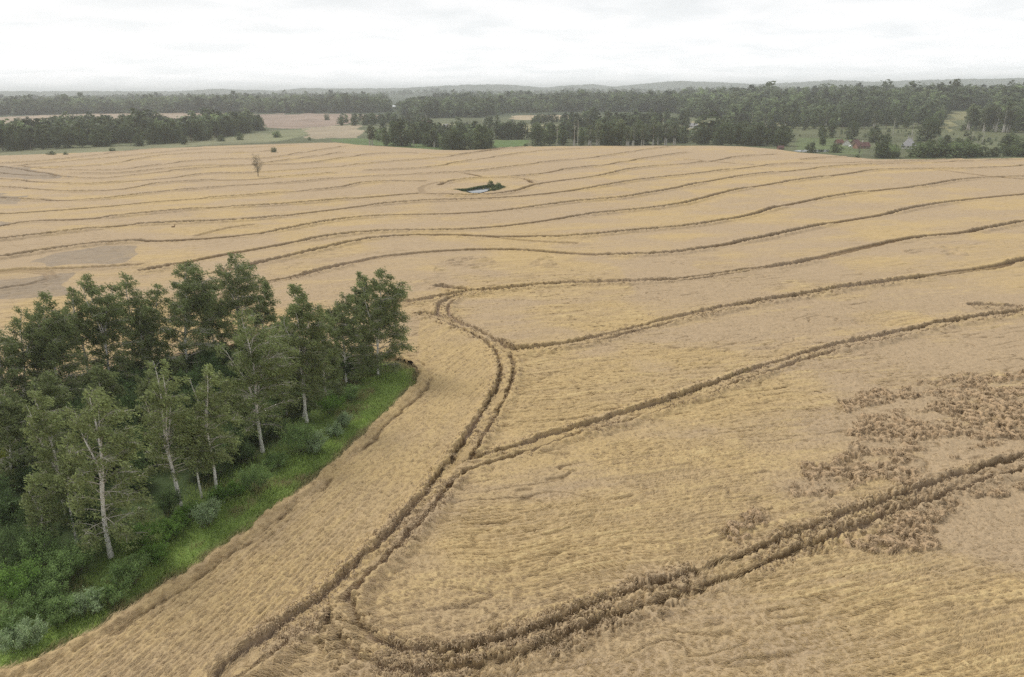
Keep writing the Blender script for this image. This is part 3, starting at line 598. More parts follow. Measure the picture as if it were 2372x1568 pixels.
def birch(name, base, H, lean, cr, cs, leaders, nleaf, seed, label, group, tone, wind=0.55, dens=1.0, bare=0.0, trunk_r=0.15):
    rg = np.random.default_rng(seed); t = thing(name, tuple(base), label, "tree", group)
    tb = Tubes(); br = Tubes(); paths = []
    ts = np.linspace(0, 1, 16); w1, w2 = rg.uniform(0, 6, 2)
    def trunk(o, L, le, r0, s0):
        p = o + np.outer(ts, [0, 0, L]) + np.outer(ts ** 1.3, [le[0], le[1], 0])
        k = ts * (1 - ts * .3) * 0.028 * L
        p[:, 0] += k * np.sin(ts * 7 + w1 + s0); p[:, 1] += k * np.sin(ts * 6 + w2 + s0)
        return p, r0 * (1 - ts) ** 0.85 + 0.012
    p, r = trunk(np.zeros(3), H, lean, trunk_r, 0); r[0] *= 1.25; tb.add(p, r, 7); paths.append((p, cs, H))
    for k in range(leaders):
        f = rg.uniform(.30, .52); i = f * 15; i0 = int(i); o = p[i0]
        a = rg.uniform(0, 6.283); L = H * rg.uniform(.74, .95) - o[2]
        q, r2 = trunk(o, L, (cr * .50 * math.cos(a) + lean[0] * .4, cr * .50 * math.sin(a) + lean[1] * .4), r[i0] * .72, k * 2 + 1)
        tb.add(q, r2, 6); paths.append((q, 0.12, H))
    twig_c = []; twig_d = []
    zc0 = cs * H
    for pi, (q, c0, _) in enumerate(paths):
        nb = int((42 if pi == 0 else 12) * dens)
        for b in range(nb):
            f = c0 + (0.98 - c0) * ((b + rg.random()) / nb) ** (1.4 if pi == 0 else 1.0); i = f * 15; i0 = min(int(i), 14)
            o = q[i0] * (1 - (i - i0)) + q[i0 + 1] * (i - i0)
            zr = np.clip((o[2] - zc0) / (H - zc0), 0, 1)
            prof = max(.05, 1 - ((zr - .36) / .69) ** 2) ** .62
            L = cr * prof * rg.uniform(.65, 1.15) * (1.0 if pi == 0 else .75)
            a = b * 2.4 + rg.uniform(-.6, .6) + pi; el = rad(14 + 52 * zr + rg.uniform(-8, 10))
            s = np.linspace(0, 1, 6)[:, None]
            dirh = np.array([math.cos(a), math.sin(a), 0])
            P = o + dirh * L * math.cos(el) * s * (1.12 - .12 * s) + np.array([0, 0, 1]) * (L * math.sin(el) * (s * 1.25 - s ** 2.2 * .70)) + np.array([1, 0.15, 0]) * wind * L * .30 * s ** 2
            R0 = 0.014 + 0.015 * L * (1 - .4 * zr)
            br.add(P, R0 * (1 - s[:, 0] * .85), 4)
            lo = .22 if rg.random() > bare else .85
            for k in range(int(3 + L * 3.4)):
                g = rg.uniform(lo, 1.03); gi = min(g, .999) * 5; g0 = int(gi); c = P[g0] * (1 - gi + g0) + P[g0 + 1] * (gi - g0)
                aa = a + rg.choice([-1, 1]) * rg.uniform(.4, 1.5); l2 = L * rg.uniform(.16, .42) * (1.15 - g * .5)
                e = c + np.array([math.cos(aa), math.sin(aa), 0]) * l2 * .8 + np.array([wind * .55 * l2, 0, rg.uniform(-.30, .35) * l2])
                if l2 > .45: br.add(np.stack([c, (c + e) / 2 + [0, 0, .1 * l2], e]), [R0 * .35, R0 * .25, .006], 3)
                m = 2 if l2 < .5 else 3
                for z in range(m): twig_c.append(c + (e - c) * (z + 1) / m); twig_d.append((e - c) / (np.linalg.norm(e - c) + 1e-6))
    twig_c = np.array(twig_c); twig_d = np.array(twig_d); sub_ = rg.permutation(len(twig_c))[:max(60, int(len(twig_c) * .42))]; k = sub_[rg.integers(0, len(sub_), nleaf)]; ctone = np.clip(rg.normal(1, .22, len(twig_c)), .55, 1.5)
    sp = rg.normal(0, 1, (nleaf, 3)) * np.array([.19, .16, .13]) * (0.65 + .35 * cr / 2.6)
    hang = rg.random(nleaf) ** 1.4
    C_ = twig_c[k] + sp + np.outer(hang, [wind * .42, .05, -.62])
    axd = np.array([wind * 1.3, 0.1, -.55]) + twig_d[k] * .4
    V, F = leaf_quads(C_, axd, 0.27, 0.42, rg, spread=.36)
    cl = np.clip(ctone[k] + 0.12 * np.sin(twig_c[k][:, 0] * 2.1 + seed) * np.cos(twig_c[k][:, 2] * 1.7) + rg.normal(0, .16, nleaf), .55, 1.6)
    yl = rg.random(nleaf)[:, None] ** 3
    Cc = (np.array(tone)[None] * 1.12 * cl[:, None]) * (1 - .5 * yl) + np.array([.17, .17, .07]) * .5 * yl
    mesh_obj("crown", V, F, M_LEAF, t, colors=np.repeat(Cc, 4, 0))
    Va, Fa = np.vstack(tb.V), np.vstack(tb.F); Vb, Fb = np.vstack(br.V), np.vstack(br.F)
    mesh_obj("trunk", np.vstack([Va, Vb]), np.vstack([Fa, Fb + len(Va)]), [M_BIRCH, M_TWIG], t, smooth=True, mat_idx=np.repeat([0, 1], [len(Fa), len(Fb)]))
    return t
# base pixel, top pixel, crown half width in pixels, crown start, leaders, leaves, tone, label
GREEN_Y = (0.225, 0.268, 0.108); GREEN_G = (0.195, 0.238, 0.094); GREEN_D = (0.185, 0.225, 0.092)
BIRCHES = [
    ((257, 1290), (213, 905), 92, .16, 1, 15000, GREEN_Y, "front birch with thick white lower trunk standing above the willow bushes by the grass", .16),
    ((417, 1170), (352, 838), 62, .24, 2, 10500, GREEN_Y, "leaning birch with bare forked white limbs showing through its thin crown", .15),
    ((468, 1152), (428, 965), 36, .42, 0, 3600, GREEN_Y, "thin young birch with a bare pole trunk between two taller birches", .075),
    ((503, 1143), (470, 850), 56, .32, 1, 8500, GREEN_Y, "slim birch with a straight white stem above the silvery willow bush", .11),
    ((609, 1047), (566, 728), 92, .22, 2, 15500, GREEN_G, "broad birch of several white limbs in the middle of the grove's open side", .15),
    ((711, 978), (690, 656), 66, .26, 2, 13000, GREEN_D, "tall birch with a clean white trunk rising straight from the grassy bank", .16),
    ((704, 972), (735, 740), 40, .40, 0, 4500, GREEN_D, "birch stem close behind the white trunk on the grassy bank", .12),
    ((876, 868), (884, 634), 74, .20, 2, 17000, GREEN_D, "bushy dark birch at the tip of the grove beside the bending tractor track", .14),
    ((845, 850), (836, 628), 36, .40, 1, 7500, GREEN_D, "narrow tall birch crown rising behind the bushy birch at the grove's tip", .12),
    ((802, 885), (796, 683), 56, .22, 1, 12000, GREEN_D, "rounded lower birch next to the grove's tip, over dark undergrowth", .12),
    ((560, 815), (543, 590), 64, .36, 2, 13000, GREEN_D, "tallest birch against the field with wheat showing through its airy lower crown", .15),
    ((612, 828), (612, 650), 34, .36, 0, 5500, GREEN_D, "slim birch leaning against the tallest birch at the back edge", .10),
    ((436, 862), (428, 618), 84, .10, 2, 22000, GREEN_D, "dense dark wide birch in the back row, leafy to the ground", .15),
    ((352, 858), (366, 660), 40, .26, 0, 6000, GREEN_D, "small birch at the shoulder of the dense wide birch", .10),
    ((312, 872), (295, 632), 44, .46, 1, 6500, GREEN_D, "sparse birch with a thin see-through crown and wheat glimpsed below it", .13),
    ((262, 905), (208, 640), 60, .26, 2, 14000, GREEN_D, "tall two-topped birch in the back row, its pale trunk showing midway", .14),
    ((210, 905), (168, 668), 46, .24, 1, 8500, GREEN_D, "back row birch close beside the two-topped birch", .12),
    ((142, 950), (100, 682), 62, .22, 2, 12500, GREEN_D, "back row birch with a forked white stem and ragged top", .14),
    ((62, 960), (52, 715), 54, .20, 1, 9500, GREEN_D, "birch with feathery crown beside the ragged forked birch at the frame edge", .12),
    ((16, 985), (-4, 770), 56, .2, 1, 8500, GREEN_D, "birch half out of the picture, last of the back row", .12),
    ((160, 1215), (84, 902), 54, .26, 1, 8500, GREEN_Y, "leaning birch with bare white side branches along its long trunk", .12),
    ((106, 1275), (82, 1095), 40, .30, 0, 4200, GREEN_Y, "small grey-stemmed birch above the bushes in the grove corner", .07),
    ((178, 1262), (148, 1010), 38, .40, 0, 4500, GREEN_Y, "spindly birch behind the front birch's thick trunk", .08),
    ((550, 1010), (520, 880), 36, .3, 0, 4500, GREEN_G, "low birch filling the gap beside the broad many-limbed birch", .07),
    ((665, 960), (656, 800), 40, .25, 0, 6000, GREEN_D, "short birch in shade between the broad birch and the bank birch", .08),
    ((755, 930), (752, 730), 44, .2, 1, 8500, GREEN_D, "leafy birch behind the bank, next to the rounded lower birch", .10),
    ((368, 1010), (340, 860), 40, .2, 1, 6000, GREEN_D, "dark low birch deep inside the grove behind the leaning one", .08),
    ((250, 1030), (226, 850), 46, .15, 1, 8000, GREEN_D, "dark birch inside the grove behind the front birch", .1),
    ((130, 1080), (110, 860), 50, .15, 1, 8000, GREEN_D, "shaded birch inside the grove behind the one with bare side branches", .1),
    ((84, 955), (150, 715), 50, .2, 1, 9000, GREEN_D, "full leafed birch filling the back row between ragged tops", .12),
    ((330, 880), (330, 700), 40, .2, 1, 7000, GREEN_D, "low birch filling the gap below the see-through crown", .1),
    ((500, 835), (490, 690), 46, .15, 1, 8500, GREEN_D, "birch joining the dense wide crown to the tallest birch", .1),
    ((655, 870), (650, 735), 44, .15, 1, 7500, GREEN_D, "lower birch behind the broad many-limbed one", .1),
    ((30, 1120), (14, 900), 60, .12, 1, 10000, GREEN_D, "shaded birch at the frame edge above the yellowish bush", .1),
]
for i, (b, tp, cw, cs, ld, nl, tone, lab, tr_) in enumerate(BIRCHES):
    B = at1(*b)
    dist = math.hypot(B[0], B[1])
    dtop = ray(*tp)[0]; k = dist / math.hypot(dtop[0], dtop[1])         # top point taken at the same distance as the foot
    T_ = cam_pos + dtop * k; H = T_[2] - B[2]
    slant = math.dist(B, cam_pos); crm = cw / FPX * slant * 1.0; ld += 1
    birch("birch_tree", B, H, (T_[0] - B[0], T_[1] - B[1]), crm * (.92 if tone is GREEN_Y else .98), cs * (.95 if tone is not GREEN_D or b == (711, 978) else .40), ld, int(nl * (.95 if tone is GREEN_Y else 1.15 if tone is GREEN_G else 1.5)), 300 + i, lab, "birches of the grove", tone, trunk_r=tr_ * (1.25 if tone is GREEN_D else 1.38), bare=.25 if tone is GREEN_Y else 0.05)
print("birches")

def shrub_mesh(seed, w, hgt, nstem, nleaf, tone, size, aspect, upright, tall_first=False):
    """stems with leafy shoots; returns (leaf V,F,C), stem Tubes"""
    rg = np.random.default_rng(seed); st_ = Tubes(); c = []; dd = []
    for k in range(nstem):
        a = rg.uniform(0, 6.283); rr = w * math.sqrt(rg.random()); o = np.array([rr * .35 * math.cos(a), rr * .35 * math.sin(a), 0])
        hh_ = hgt * rg.uniform(.6, 1.05) * (1 - .35 * (rr / w) ** 2)
        e = np.array([rr * math.cos(a), rr * math.sin(a), hh_]); s = np.linspace(0, 1, 5)[:, None]
        P = o + (e - o) * s + np.array([0, 0, .18 * hh_]) * (s - s * s) * 2 + np.array([.12 * hh_, 0, 0]) * s ** 2
        st_.add(P, .02 * (1 - .8 * s[:, 0]), 3)
        for z in range(9):
            g = rg.uniform(.25, 1.0); i = min(g, .999) * 4; i0 = int(i); q = P[i0] * (1 - i + i0) + P[i0 + 1] * (i - i0)
            d = np.array([rg.normal(0, .6), rg.normal(0, .6), upright]); d /= np.linalg.norm(d); L = hgt * rg.uniform(.12, .30)
            for y in (.3, .65, 1.0): c.append(q + d * L * y); dd.append(d)
    c = np.array(c); dd = np.array(dd); k = rg.integers(0, len(c), nleaf)
    C_ = c[k] + rg.normal(0, .075 * hgt ** .5, (nleaf, 3)); C_[:, 2] = np.maximum(C_[:, 2], .05)
    V, F = leaf_quads(C_, dd[k] + np.array([.35, 0, 0]), size, aspect, rg, spread=.45)
    Cc = np.array(tone) * np.clip(1 + rg.normal(0, .2, (nleaf, 1)) + .18 * np.sin(c[k][:, :1] * 4 + c[k][:, 1:2] * 5), .5, 1.7)
    return V, F, np.repeat(Cc, 4, 0), st_
def shrub(name, px, hgt, w, seed, tone, label, group, nleaf=2600, nstem=26, size=.17, aspect=.4, upright=1.1):
    B = at1(*px); t = thing(name, tuple(B), label, "shrub", group)
    V, F, Cc, st_ = shrub_mesh(seed, w, hgt, nstem, nleaf, tone, size, aspect, upright)
    mesh_obj("foliage", V, F, M_LEAF, t, colors=Cc); st_.obj("stems", M_BARK, t); return t
SILVER = (0.33, 0.42, 0.235); WGREEN = (0.21, 0.305, 0.11); LUSH = (0.165, 0.275, 0.065); DKG = (0.115, 0.17, 0.065); YEL = (0.30, 0.33, 0.04)
SHRUBS = [
    ((480, 1220), 2.9, 1.25, SILVER, "pale silvery willow bush below the slim straight birch", 3200),
    ((505, 1165), 1.8, 1.1, LUSH, "bright green low bush at the foot of the slim straight birch", 2200),
    ((592, 1135), 2.8, 1.6, WGREEN, "grey green willow bush standing alone on the grass below the broad birch", 3400),
    ((690, 1050), 3.4, 2.3, WGREEN, "wide willow thicket on the bank beside the broad birch", 5200),
    ((730, 1048), 2.4, 1.4, SILVER, "silvery willow at the grass side of the wide thicket", 3000),
    ((775, 1012), 1.7, 1.2, SILVER, "small silvery bush on the bank under the clean white trunk", 2000),
    ((797, 990), 1.9, 1.1, SILVER, "small pale bush, nearest to the wheat on the upper bank", 2000),
    ((765, 955), 2.4, 2.0, LUSH, "low spreading green bush above the two small pale ones", 3400),
    ((815, 925), 2.0, 1.5, WGREEN, "grey green bush on the upper grass under the rounded birch", 2500),
    ((305, 1355), 2.6, 1.8, WGREEN, "dark stemmed willow bush in front of the front birch", 3800),
    ((255, 1400), 1.9, 1.6, WGREEN, "willow bush on the bank between the front birch and the wheat", 2800),
    ((205, 1420), 1.8, 1.6, SILVER, "silver leaved willow bush low on the bank", 3000),
    ((130, 1445), 2.0, 1.9, WGREEN, "wide willow bush in the lower row above the grass strip", 3600),
    ((55, 1500), 2.0, 1.6, SILVER, "rounded silver willow bush at the lowest corner of the bank", 3600),
    ((10, 1470), 2.4, 1.6, WGREEN, "willow bush cut by the frame at the lowest corner", 3200),
    ((180, 1330), 3.0, 2.0, WGREEN, "tall green bush beside the front birch's foot", 4200),
    ((120, 1365), 3.0, 2.0, WGREEN, "leafy bush in the upper bank row near the grove corner", 4200),
    ((50, 1390), 3.2, 2.2, LUSH, "fresh green bush in the upper bank row at the frame edge", 4600),
    ((330, 1265), 2.2, 1.7, LUSH, "lush low bush between the front birch and the silvery willow", 3200),
    ((395, 1245), 1.8, 1.6, LUSH, "nettle green bush on the slope under the leaning birch", 3000),
    ((390, 1185), 2.4, 1.3, DKG, "dark bush at the foot of the leaning forked birch", 2600),
    ((570, 1070), 2.4, 1.4, DKG, "dark willow bush at the foot of the broad birch", 2600),
    ((640, 1010), 2.6, 1.6, DKG, "shaded bush behind the wide willow thicket", 2800),
    ((20, 1330), 4.4, 2.4, DKG, "tall dark bush at the frame edge under the shaded birch", 5200),
    ((85, 1320), 3.4, 2.2, WGREEN, "grey green bush beneath the small grey-stemmed birch", 4600),
    ((90, 1415), 2.4, 2.0, WGREEN, "willow bush between the upper row and the silver row near the corner", 3600),
    ((360, 1300), 1.6, 1.5, LUSH, "low green clump on the grass between front birch and wheat", 2600),
    ((440, 1205), 1.6, 1.4, LUSH, "low green clump beside the pale silvery willow", 2400),
    ((545, 1150), 1.5, 1.3, LUSH, "low nettle clump between the silvery willow and the lone grey green one", 2200),
    ((640, 1085), 1.7, 1.4, WGREEN, "small willow clump below the wide thicket", 2400),
    ((14, 1105), 4.2, 1.6, YEL, "yellow green bush glowing at the frame edge inside the grove", 3400),
]
for i, (px, hg, w, tone, lab, nl) in enumerate(SHRUBS):
    shrub("willow_bush", px, hg, w * 1.08, 500 + i, tone, lab, "bushes on the grove's grassy bank", int(nl * 1.3), int(18 + w * 8), .18 if tone is not LUSH else .15, .36 if tone is not LUSH else .6)
# undergrowth inside the grove: one shared kind, copied
ug = []
for k in range(4):
    t = thing("undergrowth_bush", (0, 0, -50), "dark leafy undergrowth bush beneath the birches", "shrub", "undergrowth inside the grove")
    V, F, Cc, st_ = shrub_mesh(560 + k, 1.9, 3.4, 26, 4200, DKG if k % 2 else (0.105, 0.16, 0.06), .20, .55, .7)
    mesh_obj("foliage", V, F, M_LEAF, t, colors=Cc); st_.obj("stems", M_BARK, t); ug.append(t)
rg_ = random.Random(5); gp = atl([(-20, 1320), (60, 1280), (180, 1270), (300, 1220), (395, 1160), (480, 1120), (590, 1040), (680, 960), (760, 915), (850, 862), (820, 845), (700, 830), (560, 822), (440, 858), (330, 880), (250, 900), (130, 930), (-20, 975)])[:, :2]
pts = []; tries = 0
while len(pts) < 135 and tries < 6000:
    tries += 1; x = rg_.uniform(gp[:, 0].min(), gp[:, 0].max()); y = rg_.uniform(gp[:, 1].min(), gp[:, 1].max())
    if inpoly(np.array([x]), np.array([y]), gp)[0] and all((x - a) ** 2 + (y - b) ** 2 > 3.0 for a, b in pts): pts.append((x, y))
for k, (x, y) in enumerate(pts):
    s = rg_.uniform(.65, 1.3); back = polydist(np.array([x]), np.array([y]), GROVE[17:])[0]
    if back < 5: s *= .75
    loc = (x, y, float(terrain(x, y)) - .05)
    if k < 4: o = ug[k]; o.location = loc; o.scale = (s, s, s)
    else: copy_thing(ug[k % 4], loc, rg_.uniform(0, 6.28), (s, s, s * rg_.uniform(.8, 1.2)))
# grass of the bank
NG = 90000
gx = rng.uniform(GROVE[:, 0].min(), GROVE[:, 0].max(), NG * 3); gy = rng.uniform(GROVE[:, 1].min(), min(140, GROVE[:, 1].max()), NG * 3)
k = inpoly(gx, gy, GROVE); gx, gy = gx[k], gy[k]; ge = polydist(gx, gy, GROVE[:17]); k = (ge < 13) & (rng.random(len(ge)) < np.clip(1.25 - ge / 11, .12, 1)); gx, gy, ge = gx[k], gy[k], ge[k]
n = len(gx); A = rad(20) + rng.normal(0, .9, n) + 2.0 * (fbm(gx / 3, gy / 3, 131, 2) - .5); d = np.stack([np.cos(A), np.sin(A), 0 * A], -1)
dry = sst(.56, .72, fbm(gx / 3.5, gy / 3.5, 133, 2) + .30 * (1 - sst(0, 2.2, ge)))[:, None]; lush = fbm(gx / 2.2, gy / 2.2, 135, 2)[:, None]
hgt = (.16 + .40 * noise(gx / 2.5, gy / 2.5, 137)) * rng.uniform(.6, 1.3, n)
tip = (np.array([.33, .44, .105]) * (.6 + .8 * lush)) * (1 - dry) + np.array([.33, .29, .13]) * dry; tip *= rng.uniform(.75, 1.25, (n, 1))
V, F, Cc = strips(np.stack([gx, gy, terrain(gx, gy)], -1), d, hgt * .75, hgt, hgt * rng.uniform(.3, .9, n), np.full(n, .045), tip * .75, tip)
tag(mesh_obj("bank_grass", V, F, M_GRASS, colors=Cc), "rough green grass with dry tufts along the grove", None, None, "stuff")
# tall dry grass and stray wheat on the rim between bank and crop
print("bank", n)
# ------------------------------------------------------------------ woods, groves and single trees beyond the field
def far_tree(kind, seed):
    """crown (V,F,C) of unit-less metres for a tree of the given kind, plus trunk tubes and height"""
    rg = np.random.default_rng(seed); tb = Tubes()
    H, w, lo, ncl, nl, ls = {'round': (16, 5.6, .06, 16, 1500, .95), 'tall': (21, 4.3, .12, 16, 1500, .90), 'birch': (20, 3.8, .40, 15, 1150, .80), 'bush': (5, 3.4, .0, 10, 800, .60),
                             'pine': (20, 3.6, .38, 12, 1000, .8), 'spruce': (21, 3.3, .04, 18, 1200, .75), 'thin': (18, 3.0, .25, 12, 420, .7)}[kind]
    c = []; rr = []
    for k in range(ncl):
        f = (k + .5) / ncl; z = lo + (1 - lo) * f; a = k * 2.4 + rg.uniform(-.5, .5)
        if kind == 'spruce': pr = (1 - f) * .8 + .05; q = .32 * (1 - f) + .1
        elif kind in ('bush', 'round'): pr = math.sqrt(max(0, 1 - (2 * f - .85) ** 2 * .8)) * .62; q = .40 - .10 * f
        else: pr = math.sqrt(max(.02, 1 - (2 * f - .95) ** 2)) * .58; q = .40 - .12 * f
        r_ = w * q * rg.uniform(.8, 1.2); c.append((w * pr * math.cos(a) * rg.uniform(.5, 1), w * pr * math.sin(a) * rg.uniform(.5, 1), z * H - r_ * .5)); rr.append(r_)
    c = np.array(c); rr = np.array(rr); k = rg.choice(ncl, nl, p=rr ** 2 / (rr ** 2).sum())
    d = rg.normal(0, 1, (nl, 3)); d /= np.linalg.norm(d, axis=1)[:, None]
    rad_ = rr[k] * rg.uniform(.55, 1.12, nl) * (1 + .3 * np.sin(d[:, 0] * 5 + k) * np.cos(d[:, 2] * 6))
    P = c[k] + d * rad_[:, None] * np.array([1, 1, 1.15]); P[:, 2] = np.maximum(P[:, 2], .3)
    n_ = d + rg.normal(0, .45, (nl, 3)); ax_ = np.cross(n_, rg.normal(0, 1, (nl, 3))); ax_ /= np.linalg.norm(ax_, axis=1)[:, None]
    V, F = leaf_quads(P, ax_, ls, .62, rg, normal_bias=n_, spread=.2)
    base = {'round': (.095, .122, .060), 'tall': (.115, .148, .070), 'birch': (.130, .152, .080), 'bush': (.112, .145, .066), 'pine': (.080, .104, .060), 'spruce': (.062, .088, .054), 'thin': (.15, .15, .09)}[kind]
    tone = (1 + .24 * rg.normal(0, 1, ncl))[k] * rg.uniform(.85, 1.15, nl)
    Cc = np.repeat(np.array(base) * np.clip(tone, .5, 1.7)[:, None], 4, 0)
    nt = {'birch': 3, 'tall': 1, 'thin': 1}.get(kind, 1)
    for i in range(nt):
        x0 = rg.uniform(-1.2, 1.2) * (nt > 1); s = np.linspace(0, 1, 6)
        tb.add(np.stack([x0 + s * rg.uniform(-.8, .8), s * rg.uniform(-.6, .6), s * H * (.93 if kind != 'bush' else .6)], -1), (.42 if kind in ('birch', 'thin') else .28) * (1 - s * .85), 5)
    return V, F, Cc, tb, H
KINDS = {}
def proto(kind, seed):
    if (kind, seed) not in KINDS:
        V, F, Cc, tb, H = far_tree(kind, seed); KINDS[(kind, seed)] = [V, F, Cc, tb, H, None]
    return KINDS[(kind, seed)]
NTREE = [0]
def plant(kind, seed, loc, hgt, rz, label, group, cat="tree", wide=1.0):
    pr = proto(kind, seed); s = hgt / pr[4]; NTREE[0] += 1
    nm = {"birch": "birch_tree", "bush": "bush", "pine": "pine_tree", "spruce": "spruce_tree"}.get(kind, "broadleaf_tree")
    if kind == 'bush': cat = "bush"
    if pr[5] is None:
        t = thing(nm, loc, label, cat, group, rz)
        mesh_obj("crown", pr[0], pr[1], M_LEAF_R, t, colors=pr[2]); pr[3].obj("trunk", M_PALE if kind in ('birch', 'thin') else M_BARK, t); pr[5] = t
        t.scale = (s * wide, s * wide, s); return t
    c = copy_thing(pr[5], loc, rz, (s * wide, s * wide, s)); c.name = nm; c["label"] = label; c["category"] = cat
    if group: c["group"] = group
    elif "group" in c: del c["group"]
    return c
rt = random.Random(77)
def stand(poly, n, kinds, h, label, group, gap=5.0, front=None, nfront=0, wide=1.0, low=None):
    """trees scattered on a traced patch of ground; the front line is planted first"""
    P = atl(poly)[:, :2]; pts = []
    if front:
        f = smooth_line(atl(front), 1.0); step = max(1, len(f) // max(1, nfront))
        for q in f[step // 2::step]: pts.append((q[0] + rt.uniform(-2, 2), q[1] + rt.uniform(-3, 3)))
    tries = 0
    while len(pts) < n and tries < 20000:
        tries += 1; x = rt.uniform(P[:, 0].min(), P[:, 0].max()); y = rt.uniform(P[:, 1].min(), P[:, 1].max())
        if inpoly(np.array([x]), np.array([y]), P)[0] and all((x - a) ** 2 + (y - b) ** 2 > gap * gap for a, b in pts): pts.append((x, y))
    for x, y in pts[:n]:
        hh_ = rt.uniform(*h); u_ = float(project([x, y, 0.0])[0])
        if low and low[0] < u_ < low[1]: hh_ = rt.uniform(2.5, 4)
        plant(rt.choice(kinds), rt.randint(0, 2), (x, y, float(terrain(x, y)) - .3), hh_, rt.uniform(0, 6.28), label, group, wide=rt.uniform(1.25, 1.75) * wide)
stand([(-40, 353), (150, 343), (300, 336), (420, 329), (520, 318), (600, 303), (590, 292), (480, 297), (200, 300), (-40, 322)], 92, ['round', 'round', 'tall', 'pine', 'round'], (13, 20),
      "dark tree crowded into the long wood beyond the field's far grassy corner", "trees of the long wood beyond the field", 6.5, [(-40, 352), (150, 343), (300, 336), (400, 331), (500, 319), (600, 302)], 36)
stand([(778, 291), (880, 288), (990, 292), (990, 280), (900, 279), (785, 284)], 14, ['round', 'tall'], (10, 15), "tree in the belt between brown stubble and the red roofed house", "tree belt by the brown stubble", 6, [(780, 291), (850, 290), (985, 292)], 9)
stand([(836, 335), (1000, 337), (1030, 347), (1140, 346), (1140, 330), (1080, 322), (1000, 318), (880, 316), (840, 322)], 21, ['round', 'round', 'tall', 'birch'], (13, 19), "big dark tree in the rounded copse standing against the field's crest", "trees of the rounded copse", 6, [(848, 336), (920, 337), (990, 338), (1035, 347), (1090, 347), (1135, 345)], 11, 1.1)
stand([(1132, 322), (1210, 323), (1208, 312), (1135, 312)], 6, ['tall', 'round'], (15, 18), "leafy willow-like tree behind the bright green lawn", "trees behind the bright lawn", 5, [(1140, 322), (1205, 323)], 4, 1.15)
stand([(1225, 335), (1420, 338), (1590, 336), (1585, 318), (1420, 316), (1240, 318)], 30, ['tall', 'birch', 'birch', 'tall', 'round'], (14, 20), "pale trunked tree in the loose row along the field's crest", "trees in the row on the crest", 5.5, [(1230, 336), (1330, 337), (1420, 338), (1500, 337), (1585, 335)], 17)
stand([(1290, 306), (1600, 308), (1590, 288), (1300, 288)], 22, ['round', 'tall', 'pine'], (14, 19), "tree in the second row behind the crest, before the barn", "second row behind the crest", 8)
stand([(1612, 336), (1835, 338), (1835, 316), (1690, 306), (1615, 318)], 24, ['round', 'tall', 'tall', 'round'], (12, 18), "tree in the dense clump between the white house and the farm pond", "trees between white house and pond", 6, [(1615, 334), (1700, 336), (1830, 338)], 11)
stand([(1690, 294), (1900, 298), (2180, 297), (2190, 284), (1900, 277), (1700, 280)], 30, ['tall', 'birch', 'pine', 'tall'], (15, 21), "tall tree in the wood edge above the farm meadows", "trees of the wood edge above the meadows", 7, [(1760, 296), (1900, 298), (2050, 297), (2180, 296)], 17)
stand([(2225, 300), (2320, 306), (2420, 306), (2420, 292), (2300, 290), (2235, 292)], 20, ['birch', 'tall', 'birch'], (19, 25), "tall birch with bare white stems in the stand at the meadow's edge", "white stemmed birches by the meadow", 5, [(2240, 301), (2320, 306), (2420, 306)], 10)
stand([(2020, 362), (2100, 362), (2250, 362), (2420, 360), (2420, 346), (2250, 346), (2130, 350), (2010, 352)], 26, ['bush', 'bush', 'round', 'bush'], (6, 11), "leafy bush in the hedge on the field's far rim", "bushes on the far rim", 4, [(2022, 365), (2100, 364), (2250, 363), (2420, 361)], 15, 1.15, (2074, 2132))
